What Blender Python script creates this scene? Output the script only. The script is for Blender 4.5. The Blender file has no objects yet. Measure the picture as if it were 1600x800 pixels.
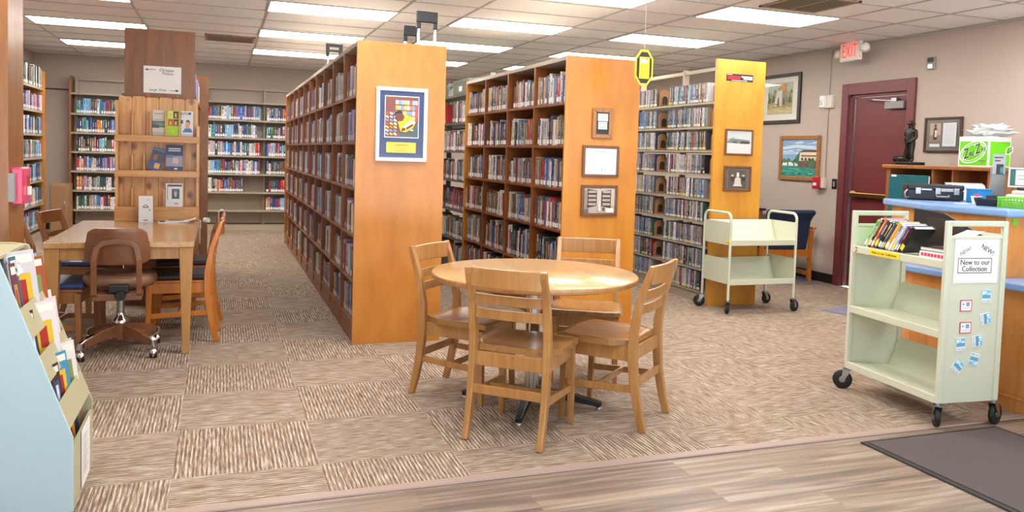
import bpy, bmesh, math, random
from mathutils import Vector, Matrix
SC = bpy.context.scene
COL = SC.collection
rnd = random.Random(11)
PI = math.pi

# ------------------------------------------------------------------ colour and materials
def hexc(h):
    h = h.lstrip('#')
    out = []
    for i in (0, 2, 4):
        c = int(h[i:i+2], 16) / 255
        out.append(c / 12.92 if c <= .04045 else ((c + .055) / 1.055) ** 2.4)
    return (out[0], out[1], out[2], 1)

def newmat(name):
    m = bpy.data.materials.new(name)
    m.use_nodes = True
    nt = m.node_tree
    b = nt.nodes['Principled BSDF']
    return m, nt, b

def nd(nt, t, **kw):
    n = nt.nodes.new(t)
    for k, v in kw.items():
        setattr(n, k, v)
    return n

def plain(name, h, rough=.5, metal=0, coat=0, var=.06, vscale=6, bump=0, bscale=200, trans=0):
    """One colour with a slight mottling, so nothing is perfectly flat."""
    m, nt, b = newmat(name)
    c = hexc(h)
    tc = nd(nt, 'ShaderNodeTexCoord')
    no = nd(nt, 'ShaderNodeTexNoise'); no.inputs['Scale'].default_value = vscale; no.inputs['Detail'].default_value = 3
    nt.links.new(tc.outputs['Object'], no.inputs['Vector'])
    mr = nd(nt, 'ShaderNodeMapRange')
    mr.inputs['To Min'].default_value = 1 - var; mr.inputs['To Max'].default_value = 1 + var
    nt.links.new(no.outputs['Fac'], mr.inputs['Value'])
    mx = nd(nt, 'ShaderNodeVectorMath', operation='SCALE')
    mx.inputs[0].default_value = c[:3]
    nt.links.new(mr.outputs['Result'], mx.inputs['Scale'])
    nt.links.new(mx.outputs['Vector'], b.inputs['Base Color'])
    b.inputs['Roughness'].default_value = rough
    b.inputs['Metallic'].default_value = metal
    b.inputs['Coat Weight'].default_value = coat
    if trans: b.inputs['Transmission Weight'].default_value = trans
    if bump:
        n2 = nd(nt, 'ShaderNodeTexNoise'); n2.inputs['Scale'].default_value = bscale
        nt.links.new(tc.outputs['Object'], n2.inputs['Vector'])
        bp = nd(nt, 'ShaderNodeBump'); bp.inputs['Strength'].default_value = bump; bp.inputs['Distance'].default_value = .004
        nt.links.new(n2.outputs['Fac'], bp.inputs['Height']); nt.links.new(bp.outputs['Normal'], b.inputs['Normal'])
    return m

def wood(name, dark, mid, light, scale=(9, 9, .9), rough=.35, coat=.25, knots=0, big=1.0):
    """Grain: noise stretched along one axis (the axis with the small scale)."""
    m, nt, b = newmat(name)
    tc = nd(nt, 'ShaderNodeTexCoord')
    mp = nd(nt, 'ShaderNodeMapping'); mp.inputs['Scale'].default_value = scale
    nt.links.new(tc.outputs['Object'], mp.inputs['Vector'])
    n1 = nd(nt, 'ShaderNodeTexNoise'); n1.inputs['Scale'].default_value = 1.1 * big; n1.inputs['Detail'].default_value = 4; n1.inputs['Distortion'].default_value = 1.6
    n2 = nd(nt, 'ShaderNodeTexNoise'); n2.inputs['Scale'].default_value = 7 * big; n2.inputs['Detail'].default_value = 5
    nt.links.new(mp.outputs['Vector'], n1.inputs['Vector']); nt.links.new(mp.outputs['Vector'], n2.inputs['Vector'])
    ad = nd(nt, 'ShaderNodeMix'); ad.data_type = 'FLOAT'; ad.inputs[0].default_value = .38
    nt.links.new(n1.outputs['Fac'], ad.inputs[2]); nt.links.new(n2.outputs['Fac'], ad.inputs[3])
    cr = nd(nt, 'ShaderNodeValToRGB')
    e = cr.color_ramp.elements
    e[0].position = .3; e[0].color = hexc(dark)
    e[1].position = .72; e[1].color = hexc(light)
    k = e.new(.5); k.color = hexc(mid)
    nt.links.new(ad.outputs[0], cr.inputs['Fac'])
    out = cr.outputs['Color']
    if knots:
        vo = nd(nt, 'ShaderNodeTexVoronoi'); vo.inputs['Scale'].default_value = knots
        mp2 = nd(nt, 'ShaderNodeMapping'); mp2.inputs['Scale'].default_value = (1, 1, .7)
        nt.links.new(tc.outputs['Object'], mp2.inputs['Vector']); nt.links.new(mp2.outputs['Vector'], vo.inputs['Vector'])
        r2 = nd(nt, 'ShaderNodeValToRGB'); r2.color_ramp.elements[0].position = .09; r2.color_ramp.elements[1].position = .22
        r2.color_ramp.elements[0].color = (1, 1, 1, 1); r2.color_ramp.elements[1].color = (0, 0, 0, 1)
        nt.links.new(vo.outputs['Distance'], r2.inputs['Fac'])
        mx = nd(nt, 'ShaderNodeMix'); mx.data_type = 'RGBA'
        mx.inputs[7].default_value = hexc('824d22')
        nt.links.new(r2.outputs['Color'], mx.inputs[0]); nt.links.new(out, mx.inputs[6])
        out = mx.outputs[2]
    nt.links.new(out, b.inputs['Base Color'])
    b.inputs['Roughness'].default_value = rough
    b.inputs['Coat Weight'].default_value = coat
    b.inputs['Coat Roughness'].default_value = .2
    bp = nd(nt, 'ShaderNodeBump'); bp.inputs['Strength'].default_value = .08; bp.inputs['Distance'].default_value = .002
    nt.links.new(n2.outputs['Fac'], bp.inputs['Height']); nt.links.new(bp.outputs['Normal'], b.inputs['Normal'])
    return m

def emis(name, h, s):
    m, nt, b = newmat(name)
    b.inputs['Base Color'].default_value = hexc(h)
    b.inputs['Emission Color'].default_value = hexc(h)
    b.inputs['Emission Strength'].default_value = s
    return m

def colattr(name, rough=.45, coat=.0, speck=0.0):
    """Colour read from the mesh's own printed colours."""
    m, nt, b = newmat(name)
    at = nd(nt, 'ShaderNodeAttribute', attribute_name='Col')
    out = at.outputs['Color']
    if speck:
        tc = nd(nt, 'ShaderNodeTexCoord')
        no = nd(nt, 'ShaderNodeTexNoise'); no.inputs['Scale'].default_value = 90; no.inputs['Detail'].default_value = 2
        nt.links.new(tc.outputs['Object'], no.inputs['Vector'])
        mr = nd(nt, 'ShaderNodeMapRange'); mr.inputs['To Min'].default_value = 1 - speck; mr.inputs['To Max'].default_value = 1 + speck
        nt.links.new(no.outputs['Fac'], mr.inputs['Value'])
        mx = nd(nt, 'ShaderNodeVectorMath', operation='SCALE')
        nt.links.new(out, mx.inputs[0]); nt.links.new(mr.outputs['Result'], mx.inputs['Scale'])
        out = mx.outputs['Vector']
    nt.links.new(out, b.inputs['Base Color'])
    b.inputs['Roughness'].default_value = rough
    b.inputs['Coat Weight'].default_value = coat
    b.inputs['Coat Roughness'].default_value = .12
    return m

def glassmat(name):
    m = bpy.data.materials.new(name); m.use_nodes = True
    nt = m.node_tree; nt.nodes.clear()
    o = nd(nt, 'ShaderNodeOutputMaterial'); t = nd(nt, 'ShaderNodeBsdfTransparent'); g = nd(nt, 'ShaderNodeBsdfGlossy')
    g.inputs['Roughness'].default_value = .03
    f = nd(nt, 'ShaderNodeFresnel'); f.inputs['IOR'].default_value = 1.45
    mx = nd(nt, 'ShaderNodeMixShader')
    ge = nd(nt, 'ShaderNodeNewGeometry'); inv = nd(nt, 'ShaderNodeMath', operation='SUBTRACT'); inv.inputs[0].default_value = 1; mu = nd(nt, 'ShaderNodeMath', operation='MULTIPLY')
    nt.links.new(ge.outputs['Backfacing'], inv.inputs[1]); nt.links.new(f.outputs[0], mu.inputs[0]); nt.links.new(inv.outputs[0], mu.inputs[1])
    nt.links.new(mu.outputs[0], mx.inputs[0]); nt.links.new(t.outputs[0], mx.inputs[1]); nt.links.new(g.outputs[0], mx.inputs[2])
    nt.links.new(mx.outputs[0], o.inputs['Surface'])
    return m

def carpetmat():
    m, nt, b = newmat('carpet_tiles')
    tc = nd(nt, 'ShaderNodeTexCoord')
    sp = nd(nt, 'ShaderNodeSeparateXYZ'); nt.links.new(tc.outputs['Object'], sp.inputs[0])
    def M(op, a, bb=None, c=None):
        n = nd(nt, 'ShaderNodeMath', operation=op)
        for i, v in enumerate((a, bb, c)):
            if v is None: continue
            if isinstance(v, (int, float)): n.inputs[i].default_value = v
            else: nt.links.new(v, n.inputs[i])
        return n.outputs[0]
    T = .61
    X, Y = sp.outputs[0], sp.outputs[1]
    tx = M('DIVIDE', M('SUBTRACT', X, .432), T); ty = M('DIVIDE', M('SUBTRACT', Y, 3.575), T)
    ix, iy = M('FLOOR', tx), M('FLOOR', ty)
    par = M('FLOORED_MODULO', M('ADD', ix, iy), 2.0)          # 0 or 1
    par = M('GREATER_THAN', par, .5)
    # across / along coordinates: parity 1 -> threads run along Y
    ac = M('ADD', M('MULTIPLY', X, par), M('MULTIPLY', Y, M('SUBTRACT', 1.0, par)))
    al = M('ADD', M('MULTIPLY', Y, par), M('MULTIPLY', X, M('SUBTRACT', 1.0, par)))
    cmb = nd(nt, 'ShaderNodeCombineXYZ')
    nt.links.new(M('MULTIPLY', ac, 185.0), cmb.inputs[0]); nt.links.new(M('MULTIPLY', al, 10.0), cmb.inputs[1])
    nt.links.new(M('ADD', M('MULTIPLY', ix, 7.3), M('MULTIPLY', iy, 3.1)), cmb.inputs[2])
    no = nd(nt, 'ShaderNodeTexNoise'); no.inputs['Scale'].default_value = 1; no.inputs['Detail'].default_value = 3; no.inputs['Roughness'].default_value = .6
    nt.links.new(cmb.outputs[0], no.inputs['Vector'])
    wv = M('MULTIPLY_ADD', M('SINE', M('MULTIPLY', ac, 2 * PI / .0185)), .5, .5)
    f = M('ADD', M('MULTIPLY', no.outputs['Fac'], .78), M('MULTIPLY', wv, .17))
    cr = nd(nt, 'ShaderNodeValToRGB'); e = cr.color_ramp.elements
    e[0].position = .29; e[0].color = hexc('64544a')
    e[1].position = .64; e[1].color = hexc('cbc2b6')
    k = e.new(.42); k.color = hexc('846f5e')
    k = e.new(.51); k.color = hexc('a28f7d')
    nt.links.new(f, cr.inputs['Fac'])
    # coloured flecks
    n3 = nd(nt, 'ShaderNodeTexNoise'); n3.inputs['Scale'].default_value = 1.0; n3.inputs['Detail'].default_value = 1
    c3 = nd(nt, 'ShaderNodeCombineXYZ')
    nt.links.new(M('MULTIPLY', ac, 90.0), c3.inputs[0]); nt.links.new(M('MULTIPLY', al, 30.0), c3.inputs[1])
    nt.links.new(c3.outputs[0], n3.inputs['Vector'])
    r3 = nd(nt, 'ShaderNodeValToRGB'); r3.color_ramp.elements[0].position = .66; r3.color_ramp.elements[1].position = .74
    nt.links.new(n3.outputs['Fac'], r3.inputs['Fac'])
    mx = nd(nt, 'ShaderNodeMix'); mx.data_type = 'RGBA'; mx.inputs[7].default_value = hexc('6d6a72')
    nt.links.new(M('MULTIPLY', r3.outputs['Color'], .55), mx.inputs[0]); nt.links.new(cr.outputs['Color'], mx.inputs[6])
    # worn and soiled patches
    n4 = nd(nt, 'ShaderNodeTexNoise'); n4.inputs['Scale'].default_value = 1.3; n4.inputs['Detail'].default_value = 4
    nt.links.new(tc.outputs['Object'], n4.inputs['Vector'])
    mr = nd(nt, 'ShaderNodeMapRange'); mr.inputs['To Min'].default_value = .9; mr.inputs['To Max'].default_value = 1.06
    nt.links.new(n4.outputs['Fac'], mr.inputs['Value'])
    sc = nd(nt, 'ShaderNodeVectorMath', operation='SCALE')
    nt.links.new(mx.outputs[2], sc.inputs[0]); nt.links.new(mr.outputs['Result'], sc.inputs['Scale'])
    nt.links.new(sc.outputs['Vector'], b.inputs['Base Color'])
    b.inputs['Roughness'].default_value = .95
    b.inputs['Specular IOR Level'].default_value = .1
    bp = nd(nt, 'ShaderNodeBump'); bp.inputs['Strength'].default_value = .5; bp.inputs['Distance'].default_value = .006
    nt.links.new(f, bp.inputs['Height']); nt.links.new(bp.outputs['Normal'], b.inputs['Normal'])
    return m

def plankmat():
    m, nt, b = newmat('vinyl_planks')
    tc = nd(nt, 'ShaderNodeTexCoord')
    br = nd(nt, 'ShaderNodeTexBrick'); br.offset = .37; br.offset_frequency = 2
    br.inputs['Scale'].default_value = 1; br.inputs['Brick Width'].default_value = 1.22; br.inputs['Row Height'].default_value = .152
    br.inputs['Mortar Size'].default_value = .0012; br.inputs['Mortar Smooth'].default_value = .1
    br.inputs['Color1'].default_value = (0, 0, 0, 1); br.inputs['Color2'].default_value = (1, 1, 1, 1); br.inputs['Mortar'].default_value = (.5, .5, .5, 1)
    mp0 = nd(nt, 'ShaderNodeMapping'); mp0.inputs['Location'].default_value = (0, .02, 0)
    nt.links.new(tc.outputs['Object'], mp0.inputs['Vector']); nt.links.new(mp0.outputs['Vector'], br.inputs['Vector'])
    mp = nd(nt, 'ShaderNodeMapping'); mp.inputs['Scale'].default_value = (1.4, 26, 1)
    nt.links.new(tc.outputs['Object'], mp.inputs['Vector'])
    off = nd(nt, 'ShaderNodeVectorMath', operation='ADD')
    sc = nd(nt, 'ShaderNodeVectorMath', operation='SCALE'); sc.inputs['Scale'].default_value = 9
    nt.links.new(br.outputs['Color'], sc.inputs[0])
    nt.links.new(mp.outputs['Vector'], off.inputs[0]); nt.links.new(sc.outputs['Vector'], off.inputs[1])
    no = nd(nt, 'ShaderNodeTexNoise'); no.inputs['Scale'].default_value = 1; no.inputs['Detail'].default_value = 6; no.inputs['Distortion'].default_value = .8
    nt.links.new(off.outputs['Vector'], no.inputs['Vector'])
    cr = nd(nt, 'ShaderNodeValToRGB'); e = cr.color_ramp.elements
    e[0].position = .3; e[0].color = hexc('695a50'); e[1].position = .72; e[1].color = hexc('a8998b')
    k = e.new(.5); k.color = hexc('877566')
    nt.links.new(no.outputs['Fac'], cr.inputs['Fac'])
    hs = nd(nt, 'ShaderNodeMapRange'); hs.inputs['To Min'].default_value = .8; hs.inputs['To Max'].default_value = 1.14
    nt.links.new(br.outputs['Color'], hs.inputs['Value'])
    s2 = nd(nt, 'ShaderNodeVectorMath', operation='SCALE')
    nt.links.new(cr.outputs['Color'], s2.inputs[0]); nt.links.new(hs.outputs['Result'], s2.inputs['Scale'])
    mx = nd(nt, 'ShaderNodeMix'); mx.data_type = 'RGBA'; mx.inputs[7].default_value = hexc('7c6a5c')
    nt.links.new(br.outputs['Fac'], mx.inputs[0]); nt.links.new(s2.outputs['Vector'], mx.inputs[6])
    nt.links.new(mx.outputs[2], b.inputs['Base Color'])
    b.inputs['Roughness'].default_value = .42
    bp = nd(nt, 'ShaderNodeBump'); bp.inputs['Strength'].default_value = .12; bp.inputs['Distance'].default_value = .002
    nt.links.new(no.outputs['Fac'], bp.inputs['Height']); nt.links.new(bp.outputs['Normal'], b.inputs['Normal'])
    return m

M_ = {}
M_['panel'] = wood('honey_plywood', 'a5621f', 'bb782c', 'c98838', scale=(1.6, 1.6, .5), rough=.33, coat=.3)
M_['panel2'] = wood('amber_plywood', 'b06a1c', 'c6812a', 'd49136', scale=(1.6, 1.6, .5), rough=.33, coat=.3)
M_['panel3'] = wood('overlit_plywood', 'b9781f', 'd09230', 'dda23f', scale=(1.6, 1.6, .5), rough=.33, coat=.3)  # panel plywood lightened and yellowed, strong light put into the colour
M_['case'] = wood('bookcase_frame_wood', '703c16', '874c1e', '9c5f2a', scale=(12, 12, 1.2), rough=.42)  # darkened so the colour carries the shadow inside the cubbies
M_['birch'] = wood('chair_beech', '986633', 'ac7a44', 'bb8d55', scale=(9, 9, 1.0), rough=.3, coat=.4)
M_['birch_y'] = wood('chair_beech_seat', '865d32', '9d703e', 'b1864f', scale=(10, 1.2, 10), rough=.3, coat=.35)
M_['butcher'] = wood('tabletop_maple', 'a67c4c', 'bd9462', 'cea878', scale=(14, 1.0, 14), rough=.28, coat=.35)
M_['oak'] = wood('desk_oak', 'a27748', 'b98d5a', 'c79e6b', scale=(10, 1.2, 10), rough=.2, coat=.6)
M_['oak_z'] = wood('desk_oak_upright', '9a6c3a', 'b08048', 'bf9058', scale=(10, 10, 1.2), rough=.35)
M_['orange'] = wood('orange_varnished_wood', 'a65a18', 'c27222', 'd38632', scale=(9, 9, 1.2), rough=.3, coat=.4)
M_['walnut'] = wood('reddish_brown_wood', '80502a', '935f34', 'a36e40', scale=(9, 9, 1.2), rough=.35)
M_['greyedtop'] = plain('bounce_greyed_top', 'b9ada0', .8, var=.08)  # unseen tops greyed so they bounce less orange onto the ceiling
M_['swivelwood'] = wood('brown_painted_steel', '6a4027', '7a4c31', '875839', scale=(3, 3, 3), rough=.32)
M_['pillarwood'] = wood('pillar_oak', '70400f', '85501a', '986024', scale=(7, 7, .7), rough=.35, coat=.3)
M_['brown'] = wood('dark_brown_panel', '6e3f1b', '875227', '995f31', scale=(7, 7, .6), rough=.38)
M_['pine'] = wood('knotty_pine', 'be8044', 'd8a262', 'e6b97e', scale=(14, 14, .9), rough=.4, knots=6.5)
M_['pine_x'] = wood('knotty_pine_rail', 'b27840', 'c99255', 'd8a76f', scale=(.9, 14, 14), rough=.4)
M_['frame_brown'] = wood('picture_frame_wood', '5a3620', '70462b', '815536', scale=(20, 20, 20), rough=.4)
M_['frame_tan'] = wood('plaque_wood', '8a5a2c', 'a06c38', 'b07c45', scale=(20, 20, 4), rough=.3, coat=.5)
M_['frame_dark'] = plain('dark_frame', '2e2822', .4)
M_['frame_maroon'] = plain('maroon_frame', '4a2a26', .35)
M_['white'] = plain('white_paint', 'ecebe8', .4)
M_['paper'] = plain('white_paper', 'e8e8e8', .7, var=.03)
M_['black'] = plain('black_plastic', '1b1c1f', .4)
M_['rubber'] = plain('black_rubber', '17181a', .6)
M_['chrome'] = plain('chrome', 'd8d8d8', .12, metal=1, var=.02)
M_['steel'] = plain('galvanised_steel', 'a9abad', .32, metal=1)
M_['shelfmetal'] = plain('beige_shelf_steel', 'a99d89', .42, var=.04)
M_['backmetal'] = plain('beige_shelf_back', 'b0a190', .5, var=.04)
M_['greymetal'] = plain('dark_green_grey_steel', '5e6458', .4, var=.05)
M_['cart'] = plain('pale_sage_enamel', 'cdd2bd', .38, var=.02, coat=.15)
M_['rack'] = plain('olive_beige_enamel', 'b5b08f', .42, var=.03)
M_['rackdaylit'] = plain('daylight_tinted_enamel', 'b9d3da', .42, var=.02)  # rack enamel with the bluish daylight put into its colour
M_['wall'] = plain('taupe_wall_paint', 'b5a79c', .75, var=.03, vscale=1.5, bump=.06, bscale=180)
M_['maroon'] = plain('maroon_door_paint', '6b2b2b', .42, var=.05, vscale=2)
M_['maroon_trim'] = plain('maroon_trim_paint', '6d3338', .4, var=.04)
M_['brass'] = plain('brass', 'b08a52', .3, metal=1)
M_['base'] = plain('black_vinyl_baseboard', '211d1c', .5)
M_['bluetop'] = plain('blue_laminate', '7fa6da', .3, var=.04, coat=.2)
M_['counter'] = wood('counter_oak_veneer', 'b87434', 'cb8744', 'd8995a', scale=(5, 5, .8), rough=.33, coat=.25)
M_['navy'] = plain('navy_fabric', '1f2e4a', .85, bump=.2, bscale=300)
M_['bluevinyl'] = plain('blue_vinyl', '2c3f73', .35, var=.1)
M_['blackvinyl'] = plain('dark_plum_vinyl', '2a2028', .4)
M_['tanvinyl'] = plain('tan_vinyl', '87654c', .38, var=.05)
M_['tanmetal'] = plain('tan_enamel', '7d5540', .35)
M_['mat'] = plain('grey_entry_mat', '564d4c', .95, var=.25, vscale=240, bump=.6, bscale=400)
M_['matedge'] = plain('mat_rubber_edge', '2c2b2b', .7)
M_['rug'] = plain('blue_grey_mat', '7a7a92', .95, var=.15, vscale=90)
M_['red'] = plain('red_plastic', 'b3202c', .3, coat=.3)
M_['pink'] = plain('pinkish_red_plastic', 'd63c6a', .32, coat=.3)
M_['ivory'] = plain('ivory_plastic', 'd8cfc2', .4)
M_['grey'] = plain('grey_plastic', '8b8b8a', .45)
M_['trim'] = plain('taupe_transition_strip', 'a08b80', .45, var=.05)
M_['tbar'] = plain('shadow_toned_ceiling_bar', 'a9a49e', .3, var=.02)  # bars greyed, their shadow lines put into the colour
M_['bronze'] = plain('dark_bronze', '2b2823', .38, metal=.55, var=.2)
M_['print'] = colattr('printed_colours', .5, speck=.06)
M_['glossprint'] = colattr('glossy_print', .3, coat=.3, speck=.06)
M_['book'] = colattr('book_covers', .38, coat=.25, speck=.12)
M_['glass'] = glassmat('picture_glass')
M_['exitred'] = emis('exit_red', 'ff2a1a', 2.2)
M_['diffuser'] = emis('light_diffuser', 'fff9f0', 19)
M_['ink'] = plain('black_ink', '23242a', .6)
M_['yellow'] = plain('yellow_card', 'f0d62a', .6, var=.03)
M_['teal'] = plain('teal_binder', '0d5a66', .5)
M_['cyan'] = plain('bright_blue_plastic', '1f86c0', .4)
M_['lime'] = plain('lime_plastic', '72c72a', .4)
M_['limebox'] = plain('lime_cardboard', '63c40b', .45, var=.03)
M_['cardboard'] = plain('brown_card', '9a7450', .7)
M_['ventbrown'] = plain('tan_grille', '9a866c', .5)
M_['clear'] = plain('clear_bag', 'dfe6e8', .25, trans=.35)
M_['carpet'] = carpetmat()
M_['planks'] = plankmat()

def ceilingmat():
    m, nt, b = newmat('ceiling_tiles')
    tc = nd(nt, 'ShaderNodeTexCoord')
    no = nd(nt, 'ShaderNodeTexNoise'); no.inputs['Scale'].default_value = 90; no.inputs['Detail'].default_value = 4
    n2 = nd(nt, 'ShaderNodeTexNoise'); n2.inputs['Scale'].default_value = .5
    nt.links.new(tc.outputs['Object'], no.inputs['Vector']); nt.links.new(tc.outputs['Object'], n2.inputs['Vector'])
    cr = nd(nt, 'ShaderNodeValToRGB'); cr.color_ramp.elements[0].color = hexc('e4e3e2'); cr.color_ramp.elements[1].color = hexc('f4f3f2')
    cr.color_ramp.elements[0].position = .35; cr.color_ramp.elements[1].position = .65
    nt.links.new(no.outputs['Fac'], cr.inputs['Fac'])
    nt.links.new(cr.outputs['Color'], b.inputs['Base Color'])
    b.inputs['Roughness'].default_value = .9
    bp = nd(nt, 'ShaderNodeBump'); bp.inputs['Strength'].default_value = .15; bp.inputs['Distance'].default_value = .003
    nt.links.new(no.outputs['Fac'], bp.inputs['Height']); nt.links.new(bp.outputs['Normal'], b.inputs['Normal'])
    return m
M_['ceil'] = ceilingmat()

# ------------------------------------------------------------------ mesh building
class MB:
    def __init__(s):
        s.v, s.f, s.m, s.sm, s.c = [], [], [], [], []
        s.col = None
    def add(s, vs, fs, mat=0, smooth=False, col=None):
        n = len(s.v)
        s.v += [tuple(p) for p in vs]
        for f in fs:
            s.f.append(tuple(i + n for i in f)); s.m.append(mat); s.sm.append(smooth); s.c.append(col or s.col or (1, 1, 1, 1))
        return s
    def box(s, x0, x1, y0, y1, z0, z1, mat=0, col=None):
        vs = [(x0, y0, z0), (x1, y0, z0), (x1, y1, z0), (x0, y1, z0), (x0, y0, z1), (x1, y0, z1), (x1, y1, z1), (x0, y1, z1)]
        return s.add(vs, [(0, 3, 2, 1), (4, 5, 6, 7), (0, 1, 5, 4), (1, 2, 6, 5), (2, 3, 7, 6), (3, 0, 4, 7)], mat, False, col)
    def obox(s, mtx, sx, sy, sz, mat=0, col=None):
        """Box centred at the matrix, full sizes."""
        vs = [mtx @ Vector((a * sx / 2, b * sy / 2, c * sz / 2)) for c in (-1, 1) for a, b in ((-1, -1), (1, -1), (1, 1), (-1, 1))]
        return s.add(vs, [(0, 3, 2, 1), (4, 5, 6, 7), (0, 1, 5, 4), (1, 2, 6, 5), (2, 3, 7, 6), (3, 0, 4, 7)], mat, False, col)
    def sweep(s, path, side, sizes, mat=0, smooth=False):
        """Rectangular bar through the points; side is the width axis, sizes (width, thickness) per point."""
        path = [Vector(p) for p in path]; side = Vector(side).normalized(); n = len(path)
        if not isinstance(sizes[0], (tuple, list)): sizes = [sizes] * n
        vs = []
        for i, p in enumerate(path):
            t = (path[min(i + 1, n - 1)] - path[max(i - 1, 0)]).normalized()
            sd = (side - t * side.dot(t)).normalized(); nn = t.cross(sd)
            w, h = sizes[i][0] / 2, sizes[i][1] / 2
            vs += [p - sd * w - nn * h, p + sd * w - nn * h, p + sd * w + nn * h, p - sd * w + nn * h]
        fs = [(3, 2, 1, 0), tuple(4 * (n - 1) + k for k in (0, 1, 2, 3))]
        for i in range(n - 1):
            a, b = 4 * i, 4 * i + 4
            for k in range(4):
                fs.append((a + k, a + (k + 1) % 4, b + (k + 1) % 4, b + k))
        return s.add(vs, fs, mat, smooth)
    def tube(s, path, r, n=10, mat=0, closed=False):
        path = [Vector(p) for p in path]; m = len(path); vs = []; fs = []
        rs = r if isinstance(r, (list, tuple)) else [r] * m
        ref = None
        for i, p in enumerate(path):
            if closed: t = (path[(i + 1) % m] - path[i - 1]).normalized()
            else: t = (path[min(i + 1, m - 1)] - path[max(i - 1, 0)]).normalized()
            if ref is None: ref = t.orthogonal().normalized()
            ref = (ref - t * ref.dot(t)).normalized(); b = t.cross(ref)
            for k in range(n):
                a = 2 * PI * k / n
                vs.append(p + (ref * math.cos(a) + b * math.sin(a)) * rs[i])
        for i in range(m if closed else m - 1):
            for k in range(n):
                j = (i + 1) % m
                fs.append((i * n + k, i * n + (k + 1) % n, j * n + (k + 1) % n, j * n + k))
        s.add(vs, fs, mat, True)
        if not closed:
            s.add(vs[:n], [tuple(range(n - 1, -1, -1))], mat); s.add(vs[-n:], [tuple(range(n))], mat)
        return s
    def lathe(s, prof, n=24, centre=(0, 0, 0), mat=0, axis='z', smooth=True):
        c = Vector(centre); vs = []; fs = []
        for r, h in prof:
            for k in range(n):
                a = 2 * PI * k / n
                u, w = r * math.cos(a), r * math.sin(a)
                p = {'z': (u, w, h), 'y': (u, h, -w), 'x': (h, u, w)}[axis]
                vs.append(c + Vector(p))
        for i in range(len(prof) - 1):
            for k in range(n):
                fs.append((i * n + k, i * n + (k + 1) % n, (i + 1) * n + (k + 1) % n, (i + 1) * n + k))
        s.add(vs, fs, mat, smooth)
        if prof[0][0] > 1e-5: s.add(vs[:n], [tuple(range(n - 1, -1, -1))], mat)
        if prof[-1][0] > 1e-5: s.add(vs[-n:], [tuple(range(n))], mat)
        return s
    def prism(s, poly, vec, mat=0, col=None):
        """Polygon (3-D points) pushed along vec."""
        p = [Vector(q) for q in poly]; v = Vector(vec); n = len(p)
        vs = p + [q + v for q in p]
        fs = [tuple(range(n - 1, -1, -1)), tuple(range(n, 2 * n))] + [(i, (i + 1) % n, n + (i + 1) % n, n + i) for i in range(n)]
        return s.add(vs, fs, mat, False, col)
    def quad(s, a, b, c, d, mat=0, col=None):
        return s.add([a, b, c, d], [(0, 1, 2, 3)], mat, False, col)
    def build(s, name, mats, parent=None, bevel=0, seg=2, colours=False, fix=True):
        me = bpy.data.meshes.new(name)
        me.from_pydata(s.v, [], s.f)
        if not isinstance(mats, (list, tuple)): mats = [mats]
        for m in mats: me.materials.append(m)
        me.polygons.foreach_set('material_index', s.m)
        me.polygons.foreach_set('use_smooth', s.sm)
        if colours:
            ca = me.color_attributes.new('Col', 'FLOAT_COLOR', 'CORNER')
            buf = []
            for f, c in zip(s.f, s.c): buf += list(c) * len(f)
            ca.data.foreach_set('color', buf)
        if fix:
            bm = bmesh.new(); bm.from_mesh(me); bmesh.ops.recalc_face_normals(bm, faces=bm.faces); bm.to_mesh(me); bm.free()
        me.update()
        o = bpy.data.objects.new(name, me); COL.objects.link(o)
        if parent is not None: o.parent = parent
        if bevel:
            b = o.modifiers.new('bevel', 'BEVEL'); b.width = bevel; b.segments = seg; b.limit_method = 'ANGLE'; b.angle_limit = .6
        return o

def thing(name, label, cat, loc=(0, 0, 0), rz=0, group=None):
    o = bpy.data.objects.new(name, None); COL.objects.link(o)
    o.empty_display_size = .1
    o.location = loc; o.rotation_euler = (0, 0, rz)
    return tag(o, label, cat, group)
def tag(o, label, cat, group=None):
    o['label'] = label; o['category'] = cat
    if group: o['group'] = group
    return o
def struct(o):
    o['kind'] = 'structure'; return o
def kids(o): return [c for c in bpy.data.objects if c.parent == o]
def dup(root, loc, rz, label, group=None):
    """Copy of a thing with copies of its parts and their sub-parts."""
    r = root.copy(); COL.objects.link(r); r.location = loc; r.rotation_euler = (0, 0, rz); r['label'] = label
    if group: r['group'] = group
    for ch in root.children:
        c = ch.copy(); COL.objects.link(c); c.parent = r
        for g in ch.children:
            d = g.copy(); COL.objects.link(d); d.parent = c
    return r

def text(body, size, mat, parent, loc, ux, uy, name='lettering', align='CENTER', shear=0, depth=.0006, sx=1.0):
    """Lettering as a thin mesh: ux is the reading direction, uy the upward one (local to the parent)."""
    cu = bpy.data.curves.new(name, 'FONT'); cu.body = body; cu.size = size; cu.align_x = align; cu.align_y = 'CENTER'
    cu.extrude = depth; cu.shear = shear; cu.resolution_u = 3
    t = bpy.data.objects.new('tmp', cu); COL.objects.link(t)
    dg = bpy.context.evaluated_depsgraph_get(); dg.update()
    me = bpy.data.meshes.new_from_object(t.evaluated_get(dg))
    bpy.data.objects.remove(t); bpy.data.curves.remove(cu)
    ux = Vector(ux).normalized(); uy = Vector(uy).normalized(); uz = ux.cross(uy)
    mt = Matrix((ux * sx, uy, uz)).transposed().to_4x4(); mt.translation = Vector(loc)
    me.transform(mt); me.materials.clear(); me.materials.append(mat)
    me.name = name
    o = bpy.data.objects.new(name, me); COL.objects.link(o)
    if parent is not None: o.parent = parent
    return o

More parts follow.
